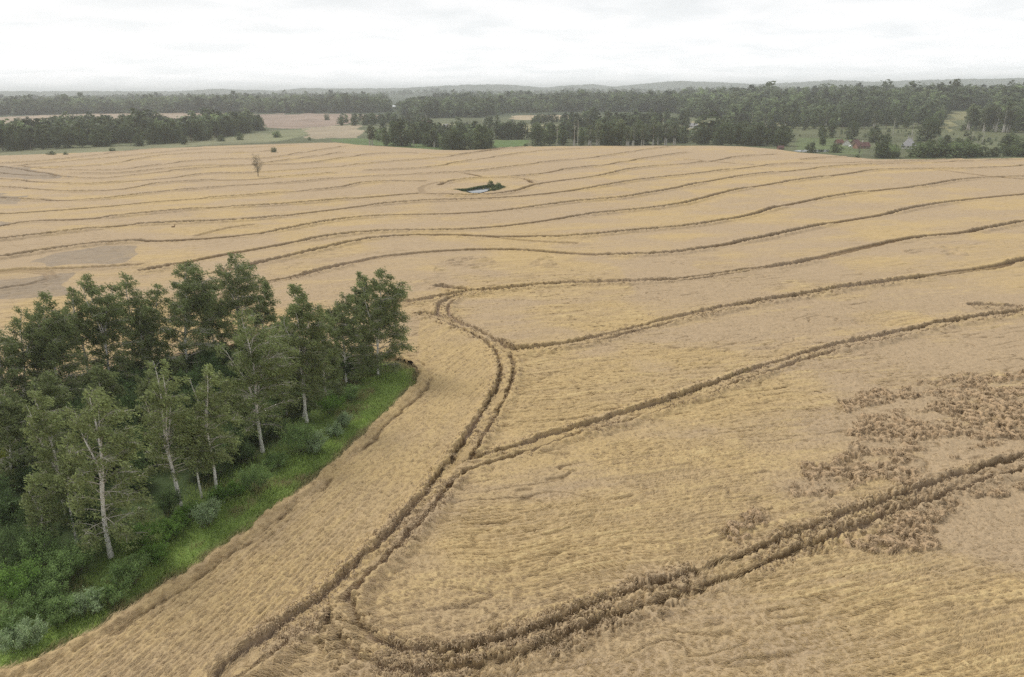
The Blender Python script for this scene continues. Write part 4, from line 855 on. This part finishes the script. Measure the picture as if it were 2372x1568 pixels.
# single trees, each told apart
SINGLE = [('round', (322, 338), 9.5, 1.5, "rounded dark tree standing out in front of the long wood"), ('round', (427, 334), 7.5, 1.5, "low dark tree on the grass at the wood's thin end"), ('bush', (556, 324), 7.0, 1.0, "grey green bush tree on the meadow where the long wood ends"),
          ('bush', (512, 327), 5.5, 1.3, "bush at the tip of the long wood"), ('bush', (641, 318), 6, 1.6, "dome shaped bush on the pale meadow slope"), ('bush', (120, 360), 3.2, 1.8, "broad grey bush on the grass strip below the long wood"), ('bush', (153, 360), 2.6, 1.4, "smaller grey bush beside the broad one on the grass strip"),
          ('bush', (260, 350), 2.6, 2.0, "flat bush on the grass strip half way along the long wood"), ('bush', (757, 278), 9, 1.0, "lone round tree on the brown stubble slope"), ('bush', (717, 325), 3.2, 1.0, "small dark bush on the ridge beside the bright green strip"),
          ('bush', (635, 354), 4.0, 1.15, "small round dark tree growing alone in the wheat"), ('round', (2148, 327), 20, 1.9, "large dark spreading tree behind the grey roofed house"), ('tall', (1906, 337), 14, 1.6, "dark upright tree on the lawn behind the pond"),
          ('bush', (1878, 353), 7.5, 1.1, "bush standing before the pond, dividing its pale water"), ('bush', (1935, 353), 6.5, 1.4, "bush at the pond's end in front of the farm"), ('tall', (1925, 318), 17, 1.8, "tree behind the farm lawn, twin of the one beside it"), ('round', (1972, 322), 16, 1.4, "tree close behind the red roofed farmhouse"),
          ('round', (2022, 330), 14, 1.4, "dark tree behind the long red roof"), ('round', (2040, 352), 12, 1.4, "dark tree between the red roof and the grey roofed house"), ('bush', (2062, 358), 6, 1.0, "round bush before the grey roofed house, on the field's rim"), ('tall', (2072, 357), 7, 1.0, "upright bush tree overlapping the grey roofed house's wall"),
          ('spruce', (1222, 320), 14, .8, "narrow dark tree at the end of the bright lawn"), ('bush', (1218, 338), 2.2, 2.0, "low dark hedge piece at the lawn's end"), ('birch', (2265, 335), 9, 1.0, "small birch on the meadow before the white stemmed stand"), ('thin', (1990, 361), 8, 1.0, "thin leaning tree on the rim before the red roof"),
          ('tall', (1902, 320), 15, 1.6, "tree behind the farm lawn, twin of the one nearer the gabled house"), ('round', (2052, 340), 10, 1.5, "dark tree filling the gap left of the grey roofed house"), ('round', (2190, 340), 9, 1.6, "low tree right of the grey roofed house, past the spreading tree"), ('bush', (2146, 348), 6, 1.5, "bush under the spreading tree by the grey roofed house"), ('round', (2330, 350), 12, 1.4, "taller dark tree in the hedge near the end of the rim"),
          ('bush', (1985, 366), 2.6, 1.2, "small bush at the wheat's far corner by the notch")]
for k, px, h, wd_, lab in SINGLE:
    B = at1(*px); plant(k, rt.randint(0, 2), (B[0], B[1], B[2] - .2), h, rt.uniform(0, 6), lab, None, wide=wd_)
def snag(px, H, label, lean=0.3, r=.26):
    B = at1(*px); t = thing("bare_tree", tuple(B), label, "tree", "bare white stems among the far trees"); tb = Tubes(); s = np.linspace(0, 1, 8); rg = np.random.default_rng(int(px[0]))
    P = np.stack([lean * s, 0 * s, H * s], -1); tb.add(P, r * (1 - .8 * s), 6); tb.obj("trunk", M_PALE, t); b = Tubes()
    for k in range(9):
        z = rg.uniform(.45, .95); a = rg.uniform(0, 6.28); o = np.array([lean * z, 0, H * z]); L = rg.uniform(.8, 2.2); b.add(np.stack([o, o + np.array([math.cos(a), math.sin(a), .8]) * L * .5, o + np.array([math.cos(a), math.sin(a), 1.3]) * L]), [.08, .05, .02], 4)
    b.obj("branches", M_PALE, t)
for px, H, lab in [((1189, 300), 15, "bare pale stem rising behind the bright lawn"), ((1338, 338), 19, "tallest bare white trunk in the crest row"), ((1190 + 100, 338), 15, "bare white trunk near the start of the crest row"), ((1330, 338), 17, "bare white trunk touching the tallest one"),
                   ((2068, 312), 16, "bare white trunk at the wood edge above the grey roofed house"), ((2112, 315), 12, "short pale trunk on the meadow right of the wood edge trunk"), ((1868, 296), 13, "pale bare trunk at the meadow's upper corner"), ((1893, 297), 13, "pale bare trunk beside the upper corner one"),
                   ((1740, 290), 14, "pale bare trunk at the end of the wood edge"), ((988, 291), 15, "dead pale trunk beside the distant red roof"), ((976, 292), 13, "lower dead trunk beside the distant red roof"), ((2250, 330), 8, "thin pale trunk alone on the rough meadow"), ((2275, 332), 8.5, "second thin pale trunk on the rough meadow, nearer the stand")]:
    snag(px, H, lab)
# sparse tree in the wheat
def bare_field_tree():
    B = at1(598, 411); rg = np.random.default_rng(9); H = 41 / 1694 * math.dist(B, cam_pos); t = thing("sparse_tree", tuple(B), "sparse thin-leaved tree standing alone in the wheat", "tree")
    tb = Tubes(); br = Tubes(); s = np.linspace(0, 1, 8); P = np.stack([.2 * np.sin(s * 4), 0 * s, s * H], -1); tb.add(P, .22 * (1 - .85 * s), 6); tips = []
    for k in range(46):
        z = rg.uniform(.16, .97); a = k * 2.4; o = np.array([.2 * math.sin(z * 4), 0, H * z]); L = H * .46 * (1.05 - abs(z - .45)) * rg.uniform(.6, 1.1); q = np.linspace(0, 1, 5)[:, None]
        p = o + np.array([math.cos(a), math.sin(a), 0]) * L * .7 * q + np.array([0, 0, 1]) * L * .75 * q ** 1.1; br.add(p, .05 * (1 - .8 * q[:, 0]), 3)
        for j in range(5):
            c = p[rg.integers(1, 5)]; e = c + rg.normal(0, 1, 3) * .7 + [0, 0, .6]; br.add(np.stack([c, (c + e) / 2, e]), [.025, .02, .012], 3); tips += [e, (c + e) / 2]
    tips = np.array(tips); k = rg.integers(0, len(tips), 1000); V, F = leaf_quads(tips[k] + rg.normal(0, .30, (1000, 3)), np.array([.2, 0, .4]), .28, .5, rg)
    mesh_obj("crown", V, F, M_LEAF, t, colors=np.repeat(np.array([.25, .23, .13]) * rg.uniform(.7, 1.2, (1000, 1)), 4, 0)); tb.obj("trunk", M_BARK, t); br.obj("branches", M_BARK, t)
bare_field_tree()
# pond rim: reeds and the bush
def reeds():
    rg = np.random.default_rng(4); line = smooth_line(atl([(1057, 441.5), (1078, 442), (1095, 439), (1115, 434.8), (1128, 433), (1146, 432.5), (1162, 435), (1154, 440.5), (1141, 444)]), .25); n = 9000
    p = line[rg.integers(0, len(line), n)] + rg.normal(0, .75, (n, 2)); k = ~inpoly(p[:, 0], p[:, 1], WATER); p = p[k]; n = len(p)
    V, F, C = strips(np.stack([p[:, 0], p[:, 1], terrain(p[:, 0], p[:, 1])], -1), np.stack([rg.normal(0, 1, n), rg.normal(0, 1, n), 0 * p[:, 0]], -1) * .3, np.full(n, .7), rg.uniform(.4, .95, n), np.full(n, .4), np.full(n, .16), np.array([.06, .09, .03]) * np.ones((n, 1)), np.array([.10, .14, .05]) * rg.uniform(.6, 1.4, (n, 1)))
    tag(mesh_obj("pond_reeds", V, F, M_GRASS, colors=C), "dark green reeds round the small field pond", None, None, "stuff")
reeds()
for px, h, w_, lab in [((1137, 434), 3.0, 1.3, "tallest bush on the bank of the small field pond"), ((1155, 437), 2.6, 1.6, "low grey green bush on the pond's far corner"), ((1142, 444), 2.4, 1.5, "low bush leaning over the pond's near bank")]:
    B = at1(*px); plant('bush', rt.randint(0, 2), tuple(B), h, 1.0, lab, None, wide=w_ * .7)
print("planted", NTREE[0])
# ------------------------------------------------------------------ far forest: too many trees to count
def forest():
    rg = np.random.default_rng(12); prot = []
    for k in range(7):
        kind = ['round', 'round', 'pine', 'round', 'tall', 'tall', 'birch'][k]
        V, F, C, tb, H = far_tree(kind, 40 + k); nf = len(F); j = rg.permutation(nf)[:170]; q = V.reshape(-1, 4, 3)[j]; ctr = q.mean(1, keepdims=True); q = ctr + (q - ctr) * 2.3; prot.append((q / H, C.reshape(-1, 4, 3)[j]))
    def scatter(poly, dens, hmin, hmax, spacing=None):
        P = atl(poly)[:, :2]; A = abs(np.dot(P[:, 0], np.roll(P[:, 1], 1)) - np.dot(P[:, 1], np.roll(P[:, 0], 1))) / 2; n = int(A * dens * .8)
        x = rg.uniform(P[:, 0].min(), P[:, 0].max(), n * 6); y = rg.uniform(P[:, 1].min(), P[:, 1].max(), n * 6); k = inpoly(x, y, P); return x[k][:n], y[k][:n], rg.uniform(hmin, hmax, min(n, k.sum()))
    pts = [scatter(*a) for a in FOREST]
    vs_ = []; cs_ = []; no = 0
    for x, y, h in pts:
        z = terrain(x, y); h = h * (.62 + .76 * fbm(x / 45, y / 120, 141, 2)) * rg.uniform(.8, 1.2, len(x)) * np.where(rg.random(len(x)) < .07, 1.3, 1)
        no += len(x); h = h + 0; pk = rg.integers(0, 7, len(x)); th = rg.uniform(0, 6.28, len(x)); tone = 1.15 * (rg.uniform(.55, 1.5, len(x)) * (.45 + 1.0 * fbm(x / 70, y / 160, 143, 2)))
        for k in range(7):
            s = pk == k
            if not s.any(): continue
            q, c = prot[k]; ct, st_ = np.cos(th[s])[:, None, None], np.sin(th[s])[:, None, None]; hh_ = h[s][:, None, None]
            X_ = (q[None, ..., 0] * ct - q[None, ..., 1] * st_) * hh_ * 1.95 + x[s][:, None, None]; Y_ = (q[None, ..., 0] * st_ + q[None, ..., 1] * ct) * hh_ * 1.95 + y[s][:, None, None]; Z_ = q[None, ..., 2] * hh_ + z[s][:, None, None]
            vs_.append(np.stack([X_, Y_, Z_], -1).reshape(-1, 3)); cs_.append((c[None] * tone[s][:, None, None, None]).reshape(-1, 3))
    V = np.vstack(vs_); C = np.vstack(cs_)
    tag(mesh_obj("far_forest", V, np.arange(len(V)).reshape(-1, 4), M_LEAF, colors=C), "dark woods covering the land towards the horizon", None, None, "stuff")
    print("forest trees", no)
FOREST = [
    ([(-40, 349), (150, 339), (300, 332), (420, 326), (520, 315), (598, 301), (588, 291), (480, 295), (200, 298), (-40, 320)], .0085, 12, 18),
    ([(845, 333), (1000, 334), (1035, 343), (1135, 342), (1138, 329), (1080, 321), (1000, 317), (880, 316)], .0060, 9, 14),
    ([(1235, 334), (1420, 336), (1585, 334), (1580, 318), (1420, 316), (1240, 318)], .0110, 8, 15),
    ([(1615, 333), (1830, 335), (1830, 316), (1690, 307), (1620, 318)], .0065, 9, 14),
    ([(1290, 304), (1600, 306), (1590, 286), (1300, 284)], .0055, 10, 15),
    ([(1690, 292), (1900, 295), (2175, 294), (2190, 270), (1900, 268), (1700, 276)], .0070, 12, 18),
    ([(2235, 299), (2320, 304), (2500, 304), (2500, 288), (2300, 286), (2240, 290)], .0060, 13, 20),
    ([(785, 289), (880, 287), (990, 290), (990, 278), (900, 278), (790, 283)], .0065, 8, 12),
    ([(1850, 318), (2190, 318), (2372, 330), (2420, 300), (2200, 300), (1840, 292)], .0034, 1.2, 5),
    ([(2050, 350), (2420, 345), (2420, 328), (2200, 320), (2120, 335)], .0045, 2, 5),
    ([(990, 320), (1120, 315), (1200, 312), (1200, 296), (1060, 296), (1000, 300)], .0035, 7, 11),
    ([(-60, 268), (300, 262), (600, 261.5), (800, 262), (905, 260), (905, 252), (870, 246), (400, 246), (-60, 250)], .0080, 15, 21),
    ([(-300, 248), (400, 246), (880, 246), (900, 238), (860, 232), (400, 233), (-300, 238)], .0030, 16, 22),
    ([(-300, 235), (860, 231), (860, 226), (-300, 230)], .0012, 16, 22),
    ([(915, 262), (985, 275), (1100, 272), (1180, 262), (1400, 258), (1580, 262), (1580, 246), (1200, 246), (975, 248)], .0070, 15, 21),
    ([(985, 247), (1200, 245), (1600, 245), (1600, 232), (1200, 233), (1000, 236)], .0030, 16, 22),
    ([(1580, 272), (1700, 276), (1850, 270), (2180, 272), (2190, 258), (1900, 252), (1590, 250)], .0080, 15, 21),
    ([(1590, 249), (1900, 250), (2190, 256), (2290, 254), (2450, 262), (2450, 238), (2200, 234), (1900, 236), (1600, 238)], .0050, 16, 24),
    ([(1590, 237), (1900, 235), (2450, 236), (2450, 222), (2000, 224), (1590, 228)], .0020, 16, 23),
    ([(2275, 268), (2290, 256), (2600, 262), (2600, 290), (2400, 288), (2290, 284)], .0060, 15, 22),
    ([(1230, 288), (1300, 284), (1310, 279), (1240, 282)], .012, 6, 9),
    ([(-300, 229), (1200, 224), (2600, 218), (2600, 212), (1200, 219), (-300, 226)], .0003, 16, 24),
]
forest()
# ------------------------------------------------------------------ farm buildings, car, pole, deer
def box_mesh(x0, x1, y0, y1, z0, z1):
    V = np.array([(x, y, z) for z in (z0, z1) for y in (y0, y1) for x in (x0, x1)], float)
    return V, np.array([(0, 2, 3, 1), (4, 5, 7, 6), (0, 1, 5, 4), (2, 6, 7, 3), (0, 4, 6, 2), (1, 3, 7, 5)])
def boxes(name, bs, mat, parent):
    Vs = []; Fs = []; n = 0
    for b in bs: V, F = box_mesh(*b); Vs.append(V); Fs.append(F + n); n += 8
    return mesh_obj(name, np.vstack(Vs), np.vstack(Fs), mat, parent)
M_REDTILE = mat_plain("red_roof_tiles", (0.130, 0.064, 0.060), .8, 1.5, .3); M_RUST = mat_plain("rust_red_roof", (0.15, 0.075, 0.058), .85, 1.2, .35); M_GREYROOF = mat_plain("grey_fibre_roof", (0.29, 0.285, 0.29), .85, 1.0, .2)
M_WHITE = mat_plain("white_plaster", (0.74, 0.72, 0.68), .8, 1.0, .1); M_BRICK = mat_plain("orange_brick", (0.27, 0.155, 0.115), .85, 3.0, .25); M_WOODW = mat_plain("weathered_boards", (0.22, 0.17, 0.13), .85, 2.0, .3)
M_GLASS = mat_plain("dark_window_glass", (0.03, 0.035, 0.04), .15, 1.0, .1, spec=.6); M_CHIM = mat_plain("pale_chimney_brick", (0.50, 0.46, 0.42), .85, 3.0, .2); M_DARKROOF = mat_plain("dark_brown_roof", (0.12, 0.085, 0.075), .85, 1.5, .3)
def house(name, px, w, d, hw, hr, rz, label, m_wall, m_roof, hip=False, chim=1, nwin=3, door=True, over=.45, m_gable=None):
    B = at1(*px); t = thing(name, (B[0], B[1], B[2] - .15), label, "house" if name != "shed" else "shed", None, rz); x, y = w / 2, d / 2
    # walls, with gable ends under a ridged roof
    V = [(-x, -y, 0), (x, -y, 0), (x, y, 0), (-x, y, 0), (-x, -y, hw), (x, -y, hw), (x, y, hw), (-x, y, hw)]; Q = [(0, 1, 5, 4), (1, 2, 6, 5), (2, 3, 7, 6), (3, 0, 4, 7)]; Tr = []
    if not hip: V += [(-x, 0, hw + hr - .06), (x, 0, hw + hr - .06)]; Tr = [(4, 7, 8), (6, 5, 9)]
    mesh_obj("wall", np.array(V, float), [np.array(Q)] + ([np.array(Tr)] if Tr else []), m_wall, t)
    X, Y, e = x + over, y + over, hw - over * hr / y * .9; th = .16
    rx = X if not hip else max(.4, X - Y * .92)
    top = [(-X, -Y, e), (X, -Y, e), (X, Y, e), (-X, Y, e), (-rx, 0, hw + hr), (rx, 0, hw + hr)]; bot = [(a, b, c - th) for a, b, c in top]
    VV = np.array(top + bot, float); Qs = [(0, 1, 5, 4), (2, 3, 4, 5), (7, 6, 10, 11), (9, 8, 11, 10), (1, 0, 6, 7), (3, 2, 8, 9)]; Ts = [(3, 0, 4), (1, 2, 5), (6, 9, 10), (8, 7, 11)]
    Qs += [(0, 3, 9, 6), (2, 1, 7, 8)] if hip else [(0, 4, 10, 6), (4, 3, 9, 10), (5, 1, 7, 11), (2, 5, 11, 8)]
    rf = mesh_obj("roof", VV, [np.array(Qs), np.array(Ts)] if hip else [np.array(Qs)], m_roof, t)
    for k in range(chim):
        cx = (k - (chim - 1) / 2) * min(2.6, w * .3) + .3; boxes("chimney", [(cx - .35, cx + .35, -.3, .4, hw + hr * .6, hw + hr + 1.1), (cx - .43, cx + .43, -.38, .48, hw + hr + 1.1, hw + hr + 1.25)], M_CHIM, rf)
    for k in range(nwin):
        wx = -x + w * (k + .7) / (nwin + .6); wi = boxes("window", [(wx - .55, wx + .55, -y - .06, -y + .02, hw * .35, hw * .35 + .1), (wx - .55, wx - .45, -y - .05, -y + .02, hw * .35 + .1, hw * .85), (wx + .45, wx + .55, -y - .05, -y + .02, hw * .35 + .1, hw * .85), (wx - .55, wx + .55, -y - .05, -y + .02, hw * .85, hw * .85 + .1)], M_WHITE, t)
        boxes("pane", [(wx - .45, wx + .45, -y - .03, -y - .01, hw * .35 + .1, hw * .85)], M_GLASS, wi)
    if door: boxes("door", [(x - w * .16, x - w * .16 + .95, -y - .06, -y - .01, .05, 2.0)], M_WOODW, t)
    return t
house("red_roof_house", (1995, 343.5), 10.4, 6.4, 2.2, 2.6, rad(8), "low farmhouse with a long pink-red roof and orange walls, by the pond meadow", M_BRICK, M_REDTILE, chim=1)
house("gabled_house", (1961, 336.5), 4.8, 5.5, 1.9, 3.0, rad(72), "small white gabled house with a dark roof between the red roofs", M_WHITE, M_DARKROOF, chim=0, nwin=2)
house("barn", (1981, 334.5), 5, 5, 2.0, 2.0, rad(20), "barn with a dull red roof standing behind the farmhouse", M_WOODW, M_REDTILE, chim=0, nwin=1)
house("shed", (1943, 334.5), 5.6, 5, 2.0, 2.2, rad(10), "small shed with a rust red roof at the farm's pond end", M_WOODW, M_RUST, chim=0, nwin=1)
house("grey_roof_house", (2104, 343.5), 9.4, 9.0, 2.7, 5.2, rad(-28), "square house under a steep grey hipped roof with two chimneys and white trim", M_WHITE, M_GREYROOF, hip=True, chim=2, nwin=3)
house("shed", (1807, 346.5), 4.0, 3.2, 2.0, 1.1, rad(4), "little hut with a red roof peeping over the wheat crest", M_BRICK, M_REDTILE, chim=0, nwin=1)
house("distant_house", (988, 291.5), 12, 9, 2.8, 4.6, rad(6), "distant house with a faded red roof beyond the rounded copse", M_WHITE, M_REDTILE, chim=1)
house("shed", (1032, 294), 6.6, 4, 2.6, .9, rad(3), "low white shed on the pale clearing near the distant red roof", M_WHITE, M_GREYROOF, chim=0, nwin=1, over=.15)
house("white_house", (1606, 296.5), 8.6, 7, 2.9, 2.6, rad(-12), "small white house with a grey pink roof at the edge of a stubble strip", M_WHITE, M_GREYROOF, chim=1, nwin=2)
house("grey_roof_barn", (1541, 281), 7, 8, 3.0, 4.2, rad(70), "grey roofed barn half sunk among the dark trees", M_WOODW, M_GREYROOF, chim=0, nwin=1)
def pole():
    B = at1(1230, 276); t = thing("utility_pole", tuple(B), "lone wooden utility pole beside the distant tan field", "pole"); tb = Tubes(); tb.add([(0, 0, 0), (0, 0, 5), (0, 0, 10.5)], [.16, .14, .11], 8); tb.obj("post", M_BARK, t)
    boxes("crossarm", [(-1.0, 1.0, -.07, .07, 9.6, 9.78)], M_BARK, t); boxes("insulator", [(-.9, -.78, -.05, .05, 9.78, 10.0), (.78, .9, -.05, .05, 9.78, 10.0)], M_WHITE, t)
pole()
def car():
    B = at1(1972, 340.5); t = thing("parked_car", (B[0], B[1], B[2]), "small white car parked on the farmyard grass by the red roofs", "car", None, rad(5))
    prof = [(-2.0, .35), (-2.05, .75), (-1.9, .95), (-1.35, 1.02), (-.85, 1.45), (.55, 1.48), (1.25, 1.02), (1.95, .88), (2.05, .6), (2.0, .35)]
    n = len(prof); V = np.array([(px_, s * (.82 if z < 1.1 else .68), z) for s in (-1, 1) for px_, z in prof], float); Q = np.array([(i, (i + 1) % n, n + (i + 1) % n, n + i) for i in range(n)])
    m_w = mat_plain("white_car_paint", (.75, .75, .74), .3, 1, .03, spec=.5); me = mesh_obj("body", V, [Q, np.array([tuple(range(n))[::-1]]), np.array([tuple(range(n, 2 * n))])], m_w, t)
    boxes("window", [(-1.0, 1.0, -.80, -.70, 1.04, 1.36)], M_GLASS, t); boxes("window", [(-1.0, 1.0, .70, .80, 1.04, 1.36)], M_GLASS, t)
    for wx in (-1.3, 1.3):
        for s in (-.8, .8):
            tb = Tubes(); tb.add([(wx, s - .11, .32), (wx, s - .1, .32), (wx, s + .1, .32), (wx, s + .11, .32)], [.02, .32, .32, .02], 14); tb.obj("wheel", M_GLASS, t)
car()
def deer():
    B = at1(402, 530.5); g = terrain(B[0], B[1]) + .35
    t = bpy.data.meshes.new("roe_deer"); h = 1.25
    J = {'hip': (-.45, 0, .80), 'mid': (-.05, 0, .74), 'chest': (.38, 0, .80), 'neck': (.56, 0, 1.05), 'head': (.62, 0, 1.34), 'muzzle': (.86, 0, 1.28), 'tail': (-.62, 0, .80)}
    ch = [('hip', 'mid'), ('mid', 'chest'), ('chest', 'neck'), ('neck', 'head'), ('head', 'muzzle'), ('hip', 'tail')]; R = {'hip': .20, 'mid': .19, 'chest': .21, 'neck': .10, 'head': .095, 'muzzle': .045, 'tail': .05}
    for s, y in (('l', .11), ('r', -.11)):
        J['hk' + s] = (-.40, y, .55); J['hock' + s] = (-.58, y, .34); J['hf' + s] = (-.52, y, .0); ch += [('hip', 'hk' + s), ('hk' + s, 'hock' + s), ('hock' + s, 'hf' + s)]; R.update({'hk' + s: .10, 'hock' + s: .045, 'hf' + s: .035})
        J['el' + s] = (.36, y, .56); J['kn' + s] = (.39, y, .32); J['ff' + s] = (.38, y, .0); ch += [('chest', 'el' + s), ('el' + s, 'kn' + s), ('kn' + s, 'ff' + s)]; R.update({'el' + s: .075, 'kn' + s: .042, 'ff' + s: .033})
        J['ear' + s] = (.54, y * 1.1, 1.54); ch.append(('head', 'ear' + s)); R['ear' + s] = .025
    ks = list(J); t.from_pydata([J[k] for k in ks], [(ks.index(a), ks.index(b)) for a, b in ch], [])
    o = bpy.data.objects.new("roe_deer", t); COL.objects.link(o); o.location = (B[0], B[1], g - .30); o.rotation_euler = (0, 0, rad(12)); o.scale = (.95, .95, .95)
    sk = o.modifiers.new("skin", 'SKIN'); sv = t.skin_vertices[0].data
    for i, k in enumerate(ks): sv[i].radius = (R[k], R[k]); sv[i].use_root = (k == 'hip')
    ss = o.modifiers.new("smooth", 'SUBSURF'); ss.levels = 1; ss.render_levels = 1
    t.materials.append(mat_plain("brown_deer_coat", (.17, .095, .05), .9, 3, .25)); tag(o, "brown deer standing alert in the wheat beside a tractor track", "deer")
deer()
